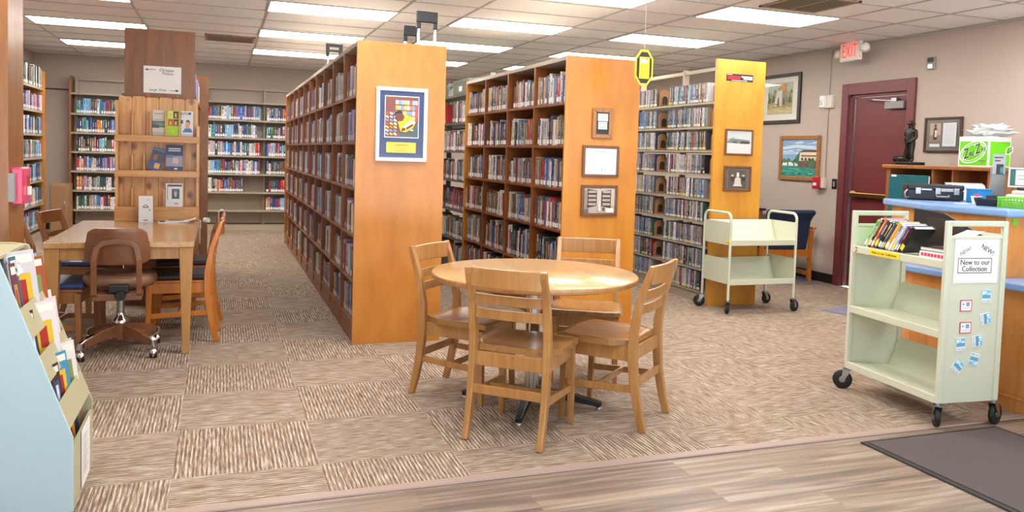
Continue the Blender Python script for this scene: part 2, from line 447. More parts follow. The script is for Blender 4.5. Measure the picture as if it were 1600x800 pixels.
def art(name, w, h, shapes, parent, y=0.0, x=0.0, z=0.0, mat='print', th=.0006):
    """A printed sheet: shapes (hex, polygon in 0..1) one over another, all on one thin sheet facing local -y."""
    b = MB()
    first = True
    for i, (hx, poly) in enumerate(shapes):
        if isinstance(poly, tuple) and len(poly) == 4 and not isinstance(poly[0], (tuple, list)):
            x0, z0, x1, z1 = poly; poly = [(x0, z0), (x1, z0), (x1, z1), (x0, z1)]
        pts = [(x + (px - .5) * w, y - i * .00012, z + (pz - .5) * h) for px, pz in poly]
        if first: b.prism(pts, (0, .003, 0), col=hexc(hx)); first = False
        else: b.add(pts, [tuple(range(len(pts)))], col=hexc(hx))
    return b.build(name, M_[mat], parent, colours=True, fix=False)

def frame_part(w, h, fw, d, mat, parent, y=0.0, name='frame', bevel=.004):
    """Four mitred rails around w x h (outer), facing local -y, its back at y."""
    b = MB()
    o = [(-w/2, -h/2), (w/2, -h/2), (w/2, h/2), (-w/2, h/2)]
    i = [(-w/2+fw, -h/2+fw), (w/2-fw, -h/2+fw), (w/2-fw, h/2-fw), (-w/2+fw, h/2-fw)]
    for k in range(4):
        j = (k + 1) % 4
        b.prism([(o[k][0], y, o[k][1]), (o[j][0], y, o[j][1]), (i[j][0], y, i[j][1]), (i[k][0], y, i[k][1])], (0, -d, 0))
    return b.build(name, mat, parent, bevel=bevel)

def picture(name, label, cat, loc, rz, w, h, fw, d, fmat, sheets, glass=True, group=None):
    """Framed sheet: sheets is a list of (part name, width, height, shapes, x, z)."""
    t = thing(name, label, cat, loc, rz, group)
    frame_part(w, h, fw, d, fmat, t, 0)
    MB().box(-w/2+fw*.6, w/2-fw*.6, -d*.35, -.001, -h/2+fw*.6, h/2-fw*.6).build('backing', M_['frame_dark'], t)
    for k, (pn, sw, sh, shapes, sx, sz) in enumerate(sheets):
        art(pn, sw, sh, shapes, t, y=-d*.35-.0032-.0036*k, x=sx, z=sz)
    if glass:
        MB().box(-w/2+fw*.9, w/2-fw*.9, -d*.8, -d*.8+.0015, -h/2+fw*.9, h/2-fw*.9).build('glass', M_['glass'], t)
    return t
# ------------------------------------------------------------------ camera
cam_d = bpy.data.cameras.new('camera'); cam = bpy.data.objects.new('camera', cam_d); COL.objects.link(cam); SC.camera = cam
F_, PY_, PITCH, ROLL, YAW = 1256.0, 313.1, .05623, .030344, .34963
cam_d.sensor_fit = 'HORIZONTAL'; cam_d.sensor_width = 36; cam_d.lens = F_ / 1600 * 36
cam_d.shift_y = (PY_ - 400) / 1600
cam_d.clip_start = .05; cam_d.clip_end = 60
fw = Vector((math.sin(YAW), math.cos(YAW), 0)); rt = Vector((math.cos(YAW), -math.sin(YAW), 0)); up = Vector((0, 0, 1))
f2 = fw * math.cos(PITCH) - up * math.sin(PITCH); u2 = up * math.cos(PITCH) + fw * math.sin(PITCH)
r3 = rt * math.cos(ROLL) + u2 * math.sin(ROLL); u3 = u2 * math.cos(ROLL) - rt * math.sin(ROLL)
mw = Matrix((r3, u3, -f2)).transposed().to_4x4(); mw.translation = (0, 0, 1.40)
cam.matrix_world = mw
EYE = Vector((0, 0, 1.4))

# ------------------------------------------------------------------ the room
CZ = 2.78; XL, XR, YB, YF = -2.75, 6.79, 14.5, -1.5; YS = 3.235
struct(MB().box(XL, XR, YS, YB, -.1, 0).build('floor', M_['carpet']))
struct(MB().box(XL, XR, YF, YS, -.1, -.002).build('floor_planks', M_['planks']))
b = MB(); b.prism([(XL, YS - .03, 0), (XL, YS - .026, .006), (XL, YS + .02, .008), (XL, YS + .03, 0)], (XR - XL, 0, 0))
struct(b.build('trim_1', M_['trim']))
struct(MB().box(XL, XR, YF, YB, CZ, CZ + .1).build('ceiling', M_['ceil']))
DY0, DY1, DZ = 6.56, 7.40, 2.20                       # the exit door opening in the right wall
b = MB()
b.box(XR, XR + .15, YF, DY0, 0, CZ); b.box(XR, XR + .15, DY1, YB, 0, CZ); b.box(XR, XR + .15, DY0, DY1, DZ, CZ)
struct(b.build('wall_right', M_['wall']))
struct(MB().box(XL, XR + .15, YB, YB + .15, 0, CZ).build('wall_back', M_['wall']))
struct(MB().box(XL - .15, XL, YF, YB + .15, 0, CZ).build('wall_left', M_['wall']))
struct(MB().box(XR - .012, XR, DY1 + .1, YB, 0, .11).build('baseboard_right', M_['base']))
struct(MB().box(XL, XR - .012, YB - .012, YB, 0, .11).build('baseboard_back', M_['base']))
struct(MB().box(XL, -2.2, YB - .02, YB, 2.215, 2.235).build('trim_2', M_['frame_dark']))

# ceiling bars
b = MB()
for x in (-2.05, -.83, .44, 1.65, 2.30, 3.52, 4.22, 5.48, 6.12):
    b.box(x - .012, x + .012, YF, YB, CZ - .006, CZ)
y = 6.12 - .61 * 11
while y < YB:
    if y > YF: b.box(XL, XR, y - .012, y + .012, CZ - .005, CZ)
    y += .61
for x0, x1 in ((XR - .02, XR),): b.box(x0, x1, YF, YB, CZ - .02, CZ - .004)
b.box(XL, XR, YB - .02, YB, CZ - .02, CZ - .004)
struct(b.build('trim_3', M_['tbar']))

# ceiling lights
def make_light(label, loc, w=1.2, d=.58, group=None):
    t = thing('ceiling_light', label, 'ceiling light', loc, 0, group)
    q = MB(); fwid = .022
    q.box(-w/2-fwid, w/2+fwid, -d/2-fwid, -d/2, -.012, 0); q.box(-w/2-fwid, w/2+fwid, d/2, d/2+fwid, -.012, 0)
    q.box(-w/2-fwid, -w/2, -d/2, d/2, -.012, 0); q.box(w/2, w/2+fwid, -d/2, d/2, -.012, 0)
    q.build('frame', M_['tbar'], t)
    MB().box(-w/2, w/2, -d/2, d/2, -.008, -.002).build('diffuser', M_['diffuser'], t)
    return t
lights = [(1.04, 8.24, 'bright ceiling light panel nearest above the aisle left of the poster bookcase'),
          (1.04, 10.2, 'bright ceiling light panel second along above the poster bookcase aisle'),
          (1.04, 12.2, 'bright ceiling light panel farthest above the poster bookcase, near back wall'),
          (-1.43, 8.43, 'ceiling light panel cut by the photo top edge, left of the vent'),
          (-1.43, 10.54, 'large bright ceiling light panel above the wooden display with the whiteboard'),
          (-1.43, 12.6, 'ceiling light panel behind the brown panel, towards the back left corner'),
          (2.91, 8.20, 'bright ceiling light panel right of the hand trolleys, nearest of its row'),
          (2.91, 10.05, 'ceiling light panel second in the row beyond the hand trolleys'),
          (2.91, 12.05, 'ceiling light panel farthest in the row between the wooden bookcases'),
          (2.91, 6.33, 'ceiling light panel cut by the photo top, above the hanging octagon sign'),
          (4.85, 8.24, 'bright ceiling light panel above the disc shelves behind the octagon sign'),
          (4.85, 6.42, 'bright ceiling light panel nearest the exit sign'),
          (4.85, 10.07, 'ceiling light panel just above the top of the three-frame bookcase'),
          (4.85, 12.0, 'ceiling light panel farthest above the disc shelves')]
proto = None
for x, y, lb in lights:
    if proto is None: proto = make_light(lb, (x, y, CZ), group='fluorescent ceiling panels')
    else: dup(proto, (x, y, CZ), 0, lb, 'fluorescent ceiling panels')
# ceiling vents
def vent(label, x, y, w, d):
    t = thing('ceiling_vent', label, 'vent', (x, y, CZ))
    q = MB(); q.box(-w/2, w/2, -d/2, d/2, -.004, 0); q.build('backing', M_['frame_dark'], t)
    q = MB()
    for a, bb, c, dd in ((-w/2, w/2, -d/2, -d/2+.03), (-w/2, w/2, d/2-.03, d/2), (-w/2, -w/2+.03, -d/2, d/2), (w/2-.03, w/2, -d/2, d/2), (-.015, .015, -d/2, d/2)):
        q.box(a, bb, c, dd, -.014, -.003)
    q.build('frame', M_['ventbrown'], t)
    q = MB(); n = int(d / .045)
    for i in range(n):
        yy = -d/2 + .03 + (d - .06) * (i + .5) / n
        q.obox(Matrix.Translation((0, yy, -.009)) @ Matrix.Rotation(.6, 4, 'X'), w - .06, .03, .003)
    q.build('grille', M_['ventbrown'], t)
vent('tan slatted ceiling vent left of the poster bookcase aisle lights', .11, 10.98, .6, .58)
vent('tan ceiling vent near the photo top beside the exit-side light', 4.75, 5.72, .6, .58)

# wood-clad pillar on the left with its red alarm box
struct(MB().box(-1.25, -.89, 4.16, 4.46, 0, CZ).build('pillar', M_['pillarwood'], bevel=.004))
t = thing('alarm_box', 'pinkish red alarm box mounted on the wooden pillar above the magazine rack', 'alarm box', (-.89, 4.30, 1.19))
MB().box(-.004, .045, -.1, .07, -.085, .085).build('box_body', M_['pink'], t, bevel=.008)
MB().box(.040, .047, -.02, .055, -.045, .045).build('recess', M_['red'], t, bevel=.002)
MB().box(.042, .058, 0, .035, -.045, -.005).build('lever', M_['white'], t, bevel=.002)
MB().box(-.004, .02, -.14, -.1, -.07, .06).build('bracket', M_['grey'], t, bevel=.002)

# ------------------------------------------------------------------ the exit door and its frame
fr = MB()
for y0, y1, z0, z1 in ((DY0 - .1, DY0, 0, DZ + .13), (DY1, DY1 + .1, 0, DZ + .13), (DY0, DY1, DZ, DZ + .13)):
    fr.box(XR - .035, XR + .002, y0, y1, z0, z1)
fr.box(XR, XR + .1, DY0 - .001, DY0 + .03, 0, DZ); fr.box(XR, XR + .1, DY1 - .03, DY1 + .001, 0, DZ); fr.box(XR, XR + .1, DY0, DY1, DZ - .03, DZ)
struct(fr.build('trim_4', M_['maroon_trim'], bevel=.004))
door = struct(MB().box(XR + .03, XR + .075, DY0 + .032, DY1 - .065, .008, DZ - .035).build('door_1', M_['maroon'], bevel=.003))
MB().box(XR + .028, XR + .06, DY1 - .066, DY1 - .048, .008, DZ - .05).build('weather_strip', M_['steel'], door)
MB().box(XR + .026, XR + .031, DY0 + .05, DY1 - .08, .02, .28).build('kick_plate', M_['brass'], door, bevel=.001)
q = MB(); q.box(XR - .03, XR + .005, DY0 + .05, DY1 - .09, 1.045, 1.095); q.box(XR - .02, XR + .031, DY0 + .05, DY0 + .16, 1.03, 1.11); q.box(XR - .02, XR + .031, DY1 - .17, DY1 - .09, 1.03, 1.11)
q.build('push_bar', M_['brass'], door, bevel=.006)
cl = MB().box(XR - .03, XR + .03, DY0 + .045, DY0 + .30, 2.02, 2.10).build('door_closer', M_['grey'], door, bevel=.006)
q = MB(); q.sweep([(XR - .01, DY0 + .18, 2.105), (XR - .07, DY0 + .42, 2.125), (XR + .01, DY0 + .60, 2.14)], (0, 0, 1), (.012, .02)); q.box(XR - .02, XR + .02, DY0 + .15, DY0 + .22, 2.10, 2.135)
q.build('arm', M_['steel'], cl)

# ------------------------------------------------------------------ light and sky
w = bpy.data.worlds.new('daylight'); SC.world = w; w.use_nodes = True
bg = w.node_tree.nodes['Background']; bg.inputs['Strength'].default_value = 1.5
_t = nd(w.node_tree, 'ShaderNodeTexCoord'); _s = nd(w.node_tree, 'ShaderNodeSeparateXYZ'); _r = nd(w.node_tree, 'ShaderNodeValToRGB')
_m = nd(w.node_tree, 'ShaderNodeMapRange'); _m.inputs['From Min'].default_value = -1
w.node_tree.links.new(_t.outputs['Generated'], _s.inputs[0]); w.node_tree.links.new(_s.outputs[2], _m.inputs['Value']); w.node_tree.links.new(_m.outputs['Result'], _r.inputs['Fac'])
_r.color_ramp.elements[0].position = .48; _r.color_ramp.elements[0].color = (3.2, 3.2, 3.2, 1)      # lower half brightened, an added glow to lift the ceiling
_r.color_ramp.elements[1].position = .52; _r.color_ramp.elements[1].color = (.60, .76, .9, 1)      # sky
w.node_tree.links.new(_r.outputs['Color'], bg.inputs['Color'])
def area(name, loc, rot, sx, sy, power, col):
    l = bpy.data.lights.new(name, 'AREA'); l.shape = 'RECTANGLE'; l.size = sx; l.size_y = sy; l.energy = power; l.color = col
    o = bpy.data.objects.new(name, l); COL.objects.link(o); o.location = loc; o.rotation_euler = rot; return o
area('shop_window_daylight', (1.8, -1.45, 1.6), (PI/2, 0, 0), 8.0, 2.2, 40, (.80, .91, 1.0))
for i, (x, y) in enumerate(((-1.4, 3.6), (1.04, 2.6), (1.04, 5.0), (4.85, 2.6), (2.9, 4.4), (5.9, 4.4))):
    area('front_ceiling_panel', (x, y, CZ - .02), (0, 0, 0), 1.2, .58, 38, (1.0, .97, .92))
SC.view_settings.view_transform = 'Standard'; SC.view_settings.look = 'None'; SC.view_settings.gamma = 1; SC.view_settings.use_curve_mapping = False
SC.view_settings.exposure = 0.10
SC.cycles.use_denoising = True
try: SC.cycles.denoiser = 'OPENIMAGEDENOISE'
except Exception: pass
SC.cycles.max_bounces = 8; SC.cycles.diffuse_bounces = 7
SC.cycles.sample_clamp_indirect = 6
# ------------------------------------------------------------------ bookcases
def wooden_case(label, x0, x1, y0, y1, H, ncol, rows, panel, case, backs=True):
    """Double-faced cubby bookcase running along y: end panels, dividers, shelf boards, a middle back, top and plinth."""
    t = thing('bookcase', label, 'bookcase', (x0, y0, 0))
    W, L = x1 - x0, y1 - y0
    MB().box(0, W, 0, .022, 0, H).build('end_panel', panel, t, bevel=.002)
    MB().box(0, W, L - .022, L, 0, H).build('end_panel', panel, t, bevel=.002)
    MB().box(.004, W - .004, .022, L - .022, H - .035, H - .002).build('top_board', M_['greyedtop'], t, bevel=.002)
    MB().box(.012, W - .012, .022, L - .022, 0, rows[-1] - .022).build('plinth', case, t)
    MB().box(W / 2 - .006, W / 2 + .006, .022, L - .022, rows[-1], H - .035).build('back_board', case, t)
    for k in range(1, ncol):
        yy = L * k / ncol
        MB().box(.001, W - .001, yy - .012, yy + .012, .06, H - .03).build('divider', case, t, bevel=.0015)
    for z in rows:
        MB().box(.005, W - .005, .022, L - .022, z - .022, z).build('shelf', case, t, bevel=.0015)
    return t
H1 = 2.18; R1 = [1.80, 1.465, 1.13, .79, .46, .165]
wooden_case('long tall wooden cubby bookcase with the white-framed poster on its end panel', .905, 1.555, 5.76, 12.28, H1, 10, R1, M_['panel'], M_['case'])
H2 = 2.205; R2 = [1.837, 1.491, 1.145, .805, .46, .13]
wooden_case('wooden cubby bookcase with three framed pieces on its end panel', 2.58, 3.24, 5.90, 8.68, H2, 4, R2, M_['panel2'], M_['case'])

def metal_run(label, x0, x1, y0, y1, ends, rows, rail, mat, base=.1, name='metal_bookshelf', cols=None):
    """Double-faced steel shelving along y: posts in the middle plane, shelf trays on both sides, a base and a top rail."""
    t = thing(name, label, 'shelving', (x0, y0, 0))
    W, L = x1 - x0, y1 - y0; c = W / 2
    ys = cols if cols else [i * L / max(1, round(L / .92)) for i in range(int(round(L / .92)) + 1)]
    for yy in ys:
        q = MB(); q.box(c - .03, c + .03, yy - .016, yy + .016, 0, rail + .03)
        q.build('post', mat, t)
    MB().box(c - .02, c + .02, 0, L, rail - .02, rail + .015).build('top_rail', mat, t)
    q = MB(); q.box(.01, W - .01, 0, L, 0, base); q.build('base', mat, t)
    for z in rows:
        q = MB()
        for a, bb in ((0, c - .012), (c + .012, W)):
            q.box(a, bb, .006, L - .006, z - .004, z)
        q.box(0, .003, .006, L - .006, z - .022, z); q.box(W - .003, W, .006, L - .006, z - .022, z)
        q.build('shelf', mat, t)
    return t
# metal run continuing beyond the second wooden bookcase
RF = [2.08, 1.76, 1.43, 1.09, .74, .40, .10]
metal_run('dark metal shelving run continuing beyond the three-frame bookcase', 2.60, 3.22, 8.74, 12.3, None, RF, 2.30, M_['greymetal'], base=.08)
# disc shelving
RD = [1.976, 1.737, 1.505, 1.273, 1.034, .806, .565, .34, .118]
t = metal_run('beige metal disc shelving with a tall honey wood end panel', 4.46, 4.98, 6.62, 11.2, None, RD, 2.335, M_['shelfmetal'], base=.095,
              cols=[.02, .96, 1.88, 2.80, 3.72, 4.56])
MB().box(-.02, .535, -.03, 0, 0, 2.375).build('end_panel', M_['panel3'], t, bevel=.002)

# shelving against the back wall
def wall_unit(label, x0, x1, posts, rows, rail, ends=()):
    t = thing('wall_bookshelf', label, 'shelving', (x0, 14.2, 0))
    W = x1 - x0
    MB().box(0, W, .285, .292, .10, 2.12).build('back_sheet', M_['backmetal'], t)
    for p in posts:
        q = MB(); q.box(p - x0 - .018, p - x0 + .018, .20, .285, 0, rail + .02)
        for k in range(24): q.box(p - x0 - .006, p - x0 + .006, .199, .2015, .5 + k * .075, .53 + k * .075)
        q.build('post', M_['shelfmetal'], t)
    MB().box(0, W, .23, .27, rail - .03, rail + .01).build('top_rail', M_['shelfmetal'], t)
    MB().box(0, W, .012, .285, 0, .085).build('base', M_['shelfmetal'], t)
    for z in rows:
        q = MB(); q.box(0, W, 0, .284, z - .004, z); q.box(0, W, -.001, .003, z - .028, z)
        q.build('shelf', M_['shelfmetal'], t)
    for xe in ends:
        MB().box(xe - x0 - .012, xe - x0 + .012, -.02, .29, 0, 2.43).build('side_panel', M_['walnut'], t, bevel=.002)
    return t
RB = [1.85, 1.555, 1.255, .95, .645, .34]
wall_unit('full beige wall shelving with walnut side panel, left of the wooden display', -2.19, -.95, [-2.14, -1.0], [2.17] + RB, 2.41, ends=[-2.20])
wall_unit('partly empty beige wall shelving between wooden display and poster bookcase', -.25, 2.55, [-.21, .71, 1.63, 2.5], [2.15] + RB, 2.39)

# shelving along the left wall
t = thing('side_bookshelf', 'wood-ended shelving along the left wall beyond the pillar', 'shelving', (XL, 10.2, 0))
LR = [2.157 - .33 * k for k in range(7)]
LL = 3.12
MB().box(0, .012, 0, LL, 0, 2.2).build('back_sheet', M_['backmetal'], t)
MB().box(0, .36, LL, LL + .03, 0, 2.40).build('side_panel', M_['panel'], t, bevel=.002)
MB().box(0, .36, -.03, 0, 0, 2.40).build('side_panel', M_['panel'], t, bevel=.002)
MB().box(.012, .33, 0, LL, 0, .10).build('base', M_['shelfmetal'], t)
for z in LR:
    q = MB(); q.box(.012, .335, 0, LL, z - .004, z); q.box(.332, .336, 0, LL, z - .03, z); q.build('shelf', M_['shelfmetal'], t)
for yy in (1.04, 2.08):
    MB().box(.012, .05, yy - .015, yy + .015, 0, 2.3).build('post', M_['shelfmetal'], t)

# brown bookcase behind the pine display
t = thing('brown_bookcase', 'double-sided bookcase with a tall dark brown panel behind the pine display', 'bookcase', (-.80, 7.62, 0))
MB().box(.03, .59, 0, .022, 0, 2.385).build('end_panel', M_['brown'], t, bevel=.002)
MB().box(.0, .675, 2.05, 2.075, 0, 2.17).build('end_panel', M_['walnut'], t, bevel=.002)
MB().box(.295, .305, .022, 2.05, .1, 2.1).build('back_board', M_['brown'], t)
RW = [1.83, 1.50, 1.17, .84, .51, .12]
for z in RW: MB().box(.005, .595, .022, 2.05, z - .02, z).build('shelf', M_['brown'], t)
MB().box(.02, .58, .022, 2.05, 0, .10).build('plinth', M_['brown'], t)

# low brown cabinet board by the left stack
t = thing('low_cabinet', 'plain brown low cabinet beside the walnut-sided wall shelving', 'cabinet', (-2.34, 13.36, 0))
MB().box(0, .24, 0, .4, .03, .77).build('body', M_['cardboard'], t, bevel=.004)
MB().box(.012, .228, -.012, 0, .05, .75).build('door', M_['cardboard'], t, bevel=.003)
MB().box(.01, .23, .02, .38, 0, .03).build('plinth', M_['walnut'], t)
MB().tube([(.2, -.012, .52), (.2, -.035, .52), (.2, -.035, .42), (.2, -.012, .42)], .005, 8).build('handle', M_['steel'], t)

# ------------------------------------------------------------------ books and disc cases
PAL = {
 'bright': [('navy', '2c4378'), ('royal blue', '376cc4'), ('sky blue', '7fb9e4'), ('white', 'eceae6'), ('white', 'e6e6ea'), ('red', 'c4313a'), ('maroon', '84303e'), ('black', '2c2c32'), ('teal', '2c929a'), ('black', '34343c'),
            ('dark green', '2c6450'), ('cream', 'e2d8c0'), ('grey', 'a0a3aa'), ('purple', '6b5088'), ('orange', 'd88040'), ('royal blue', '3f7cc8'), ('navy', '30406c'), ('brown', '7a5846'), ('light blue', 'aacfe2'), ('pink', 'cc8c9c')],
 'binder': [('dark green', '24493c'), ('white', 'e6e6e4'), ('dark green', '2b5645'), ('black', '2a2b30'), ('grey green', '5f7a6c')],
 'muted': [('navy', '3c4f7c'), ('slate blue', '7288b0'), ('pale blue', 'b3c3da'), ('white', 'e6e7ea'), ('grey', '9a9da5'), ('black', '34343a'), ('maroon', '6e3340'), ('brown', '75594a'), ('mauve', 'a58fac'), ('dark green', '466355'), ('charcoal', '4b4d57'), ('cream', 'd8cfba'), ('silver', 'b9bcc4'), ('rust', '8f5838')],
 'greyed': [('grey', '94949a'), ('black', '303036'), ('charcoal', '505159'), ('cream', 'd9cfbd'), ('white', 'e4e2de'), ('tan', 'b69b7c'), ('brown', '74594a'), ('navy', '3c4868'), ('slate', '73808f'), ('maroon', '853d44'), ('red', 'b8363a'), ('olive', '757357'), ('blue', '3c6ea2'), ('silver', 'b4b6ba')],
 'disc': [('black', '2c2d33'), ('navy', '3a4c72'), ('grey', '8d9199'), ('slate', '62718a'), ('white', 'dcdfe2'), ('brown', '7d6153'), ('silver', 'bcc1c8'), ('red', '8f3d46'), ('grey', '787c86'), ('teal', '4c838c'), ('tan', 'b39c84'), ('blue', '5078ac'), ('pale blue', 'a3b6ca'), ('dark green', '42604e'), ('charcoal', '4a4c55'), ('black', '34353c')],
}
TITLES = ['e8e4d8', 'd8b950', 'f2f2f2', 'c8d8e8', '1d1d20', 'e0c080', 'b83030']
ORD = ['first', 'second', 'third', 'fourth', 'fifth', 'sixth', 'seventh', 'eighth', 'ninth', 'tenth', 'eleventh', 'twelfth', 'thirteenth', 'fourteenth', 'fifteenth', 'sixteenth',
       'seventeenth', 'eighteenth', 'nineteenth', 'twentieth'] + ['twenty-' + s for s in ('first', 'second', 'third', 'fourth', 'fifth', 'sixth', 'seventh', 'eighth', 'ninth')] + ['thirtieth'] + ['thirty-' + s for s in ('first', 'second', 'third', 'fourth', 'fifth', 'sixth', 'seventh', 'eighth', 'ninth')] + ['fortieth'] + ['forty-' + s for s in ('first', 'second', 'third', 'fourth', 'fifth', 'sixth', 'seventh', 'eighth', 'ninth')] + ['fiftieth'] + ['fifty-' + s for s in ('first', 'second', 'third', 'fourth', 'fifth', 'sixth', 'seventh', 'eighth', 'ninth')]
SPECS = []
def fill(kind, start, dirv, nrm, length, clear, pal, where, hr, wr, dr=(.14, .17), frac=1.0, lean_end=True, skip=(), lab=.9, gap=0.0):
    """Row of standing volumes from start along dirv on a shelf; spines in the plane of start, facing nrm."""
    start = Vector(start); dirv = Vector(dirv); nrm = Vector(nrm); s = .004; k = 0
    lim = length * frac - .004
    names = PAL[pal]
    run = None
    while True:
        w = rnd.uniform(*wr)
        if kind == 'disc_case': w = rnd.choice((.0135, .0135, .0145, .022))
        if s + w > lim: break
        if any(a - w < s < bb for a, bb in skip): s += .01; continue
        h = min(rnd.uniform(*hr), clear - .012)
        if run and rnd.random() < .2: cn = run[0]; h = run[1]; 
        else: cn = rnd.choice(names)
        run = (cn, h)
        lean = 0
        SPECS.append(dict(kind=kind, p=start + dirv * (s + w / 2), d=dirv, n=nrm, w=w - .0012, h=h, dep=rnd.uniform(*dr), col=cn, tit=rnd.choice(TITLES), back=rnd.uniform(0, .012) if kind == 'book' else rnd.uniform(0, .004),
                          lean=lean, where=where, k=k, lab=rnd.random() < lab, style=rnd.randrange(4), tv=rnd.random(), yl=rnd.random()))
        k += 1; s += w + gap * rnd.random()

# poster bookcase, aisle face (faces -x): ten bays from the near end
for c in range(10):
    y0 = 5.76 + 6.52 * c / 10 + (.024 if c == 0 else .013); L = .652 - .030
    for r, z in enumerate(R1):
        clear = (H1 - .035 if r == 0 else R1[r - 1] - .022) - z
        fr_ = rnd.choice((.97, .93, .85, .97, .72)) if c else (.92, .95, .95, .95, .97, .9)[r]
        far = c > 5
        fill('book', (.905 + .014, y0, z), (0, 1, 0), (-1, 0, 0), L, clear, 'muted', (ORD[r] + ' shelf down', ORD[c] + ' bay of the poster bookcase', 'near edge'),
             (.20, .245) if r < 5 else (.19, .23), (.02, .045), frac=fr_)
# three-frame bookcase, face towards -x: four bays
for c in range(4):
    y0 = 5.90 + 2.78 * c / 4 + (.024 if c == 0 else .013); L = .695 - .030
    for r, z in enumerate(R2):
        clear = (H2 - .035 if r == 0 else R2[r - 1] - .022) - z
        fill('book', (2.58 + .014, y0, z), (0, 1, 0), (-1, 0, 0), L, clear, 'greyed', (ORD[r] + ' shelf down', ORD[c] + ' bay of the three-frame bookcase', 'near edge'),
             (.20, .255) if r < 4 else (.21, .285), (.017, .042), frac=rnd.choice((.98, .96, .9)))
# dark metal run beyond it
for c in range(4):
    for r, z in enumerate(RF[1:]):
        fill('book', (2.60 + .008, 8.76 + .885 * c, z), (0, 1, 0), (-1, 0, 0), .87, .30, 'greyed', (ORD[r] + ' shelf down', ORD[c] + ' section of dark metal shelving', 'near edge'),
             (.19, .25), (.018, .042), frac=rnd.choice((.95, .85, .7)))
# disc cases
SEC = [(.045, .93), (.985, 1.86), (1.905, 2.78), (2.825, 3.70), (3.745, 4.55)]
for c, (a, bb) in enumerate(SEC):
    for r, z in enumerate(RD):
        clear = .20
        fill('disc_case', (4.46 + .006, 6.62 + a + (.10 if c == 0 else .13), z), (0, 1, 0), (-1, 0, 0), bb - a - .13, clear, 'disc', (ORD[r] + ' shelf down', ORD[c] + ' section of disc shelving', 'near end'),
             (.19, .192), (.014, .015), dr=(.135, .136), frac=rnd.choice((.99, .97, .93)), lab=.75)
# back wall
for r, z in enumerate(RB):
    fill('book', (-2.12, 14.2 + .012, z), (1, 0, 0), (0, -1, 0), 1.1, .28, 'bright', (ORD[r] + ' full shelf', 'wall shelving left of display', 'left end'), (.19, .24), (.022, .044), frac=.98, gap=.002)
RBx = {0: (.98, .98), 1: (.90, .98), 2: (.97, .98), 3: (.98, .98), 4: (.66, .95), 5: (0, .9)}
for r, z in enumerate(RB):
    f0, f1 = RBx[r]
    if f0: fill('book', (-.185, 14.2 + .012, z), (1, 0, 0), (0, -1, 0), .87, .28, 'bright', (ORD[r] + ' shelf down', 'wall shelving right of display', 'left end'), (.19, .24), (.022, .044), frac=f0)
    fill('book', (.735, 14.2 + .012, z), (1, 0, 0), (0, -1, 0), .87, .28, 'bright', (ORD[r] + ' shelf down', 'wall shelving end section', 'left end'), (.18, .23), (.022, .044), frac=f1)
# left wall shelving (faces +x), counted from the far side panel
for r, z in enumerate(LR):
    big = r == 0
    fill('book', (XL + .33, 10.2 + LL - .01, z), (0, -1, 0), (1, 0, 0), 2.4, .31, 'binder' if big else 'bright', (ORD[r] + ' shelf down', 'left wall shelving', 'wooden side panel'), (.26, .31) if big else (.19, .25), (.03, .05) if big else (.022, .044), frac=.98)
# brown bookcase right face
for r, z in enumerate(RW):
    fill('book', (-.80 + .585, 7.62 + 2.04, z), (0, -1, 0), (1, 0, 0), 2.0, .29, 'bright', (ORD[r] + ' shelf down', 'brown bookcase', 'far end'), (.2, .25), (.022, .044), frac=.95)

def volume(q, s, whole=True):
    """Cover, printed spine marks; local origin at the foot of the spine, x across, y into the shelf."""
    w, h, dp = s['w'], s['h'], s['dep']; col = hexc(s['col'][1]); tit = hexc(s['tit'])
    if s['col'][0] in ('white', 'cream', 'pale blue', 'silver', 'yellow', 'light blue') and s['tit'] in ('e8e4d8', 'f2f2f2', 'c8d8e8', 'e0c080', 'd8b950'): tit = hexc(('23242a', '8a2d33', '2f58a8')[int(s['tv'] * 3)])
    rr = min(.004, w * .2) if s['kind'] == 'book' else .0015
    px = [(-w/2, rr), (-w/4, rr * .25), (w/4, rr * .25), (w/2, rr), (w/2, dp), (-w/2, dp)]
    n = len(px); base = [(x, y, 0) for x, y in px]; top = [(x, y, h) for x, y in px]
    q.add(base + top, [tuple(range(n - 1, -1, -1))] + [(i, (i + 1) % n, n + (i + 1) % n, n + i) for i in range(n)], col=col)
    # the head: covers round a sunken page block
    c = min(.0025, w * .15)
    ins = [(-w/2 + c, rr + .004), (w/2 - c, rr + .004), (w/2 - c, dp - .003), (-w/2 + c, dp - .003)]
    q.add([(-w/2, rr, h), (w/2, rr, h), (w/2, dp, h), (-w/2, dp, h)] + [(x, y, h) for x, y in ins], [(0, 1, 5, 4), (1, 2, 6, 5), (2, 3, 7, 6), (3, 0, 4, 7), (0, 1, 2, 3)][:4], col=col)
    if whole: q.add([(x, y, h - .004) for x, y in ins], [(0, 1, 2, 3)], col=hexc('d8cdb4') if s['kind'] == 'book' else col)
    y = rr * .25 - .0004
    def mark(x0, x1, z0, z1, cc): q.add([(x0 * w, y, z0 * h), (x1 * w, y, z0 * h), (x1 * w, y, z1 * h), (x0 * w, y, z1 * h)], [(0, 1, 2, 3)], col=cc)
    st = s['style']; a = .42 + .1 * s['tv']
    if st == 0:
        for i in range(5): mark(-.14, .16, a + .075 * i, a + .075 * i + .055, tit)
        mark(-.16, .16, .24, .32, tit)
    elif st == 1:
        mark(-.25, .25, .72, .95, tit); mark(-.12, .12, a - .05, a + .2, tit); mark(-.2, .2, .2, .24, tit)
    elif st == 2:
        mark(-.25, .25, .90, .93, tit); mark(-.25, .25, .24, .26, tit); mark(-.1, .12, .38, .82, tit)
    else:
        mark(-.25, .25, .5, .97, tuple(min(1, v * 1.6 + .03) for v in col[:3]) + (1,)); mark(-.14, .14, .56, .9, tit); mark(-.15, .15, .26, .34, tit)
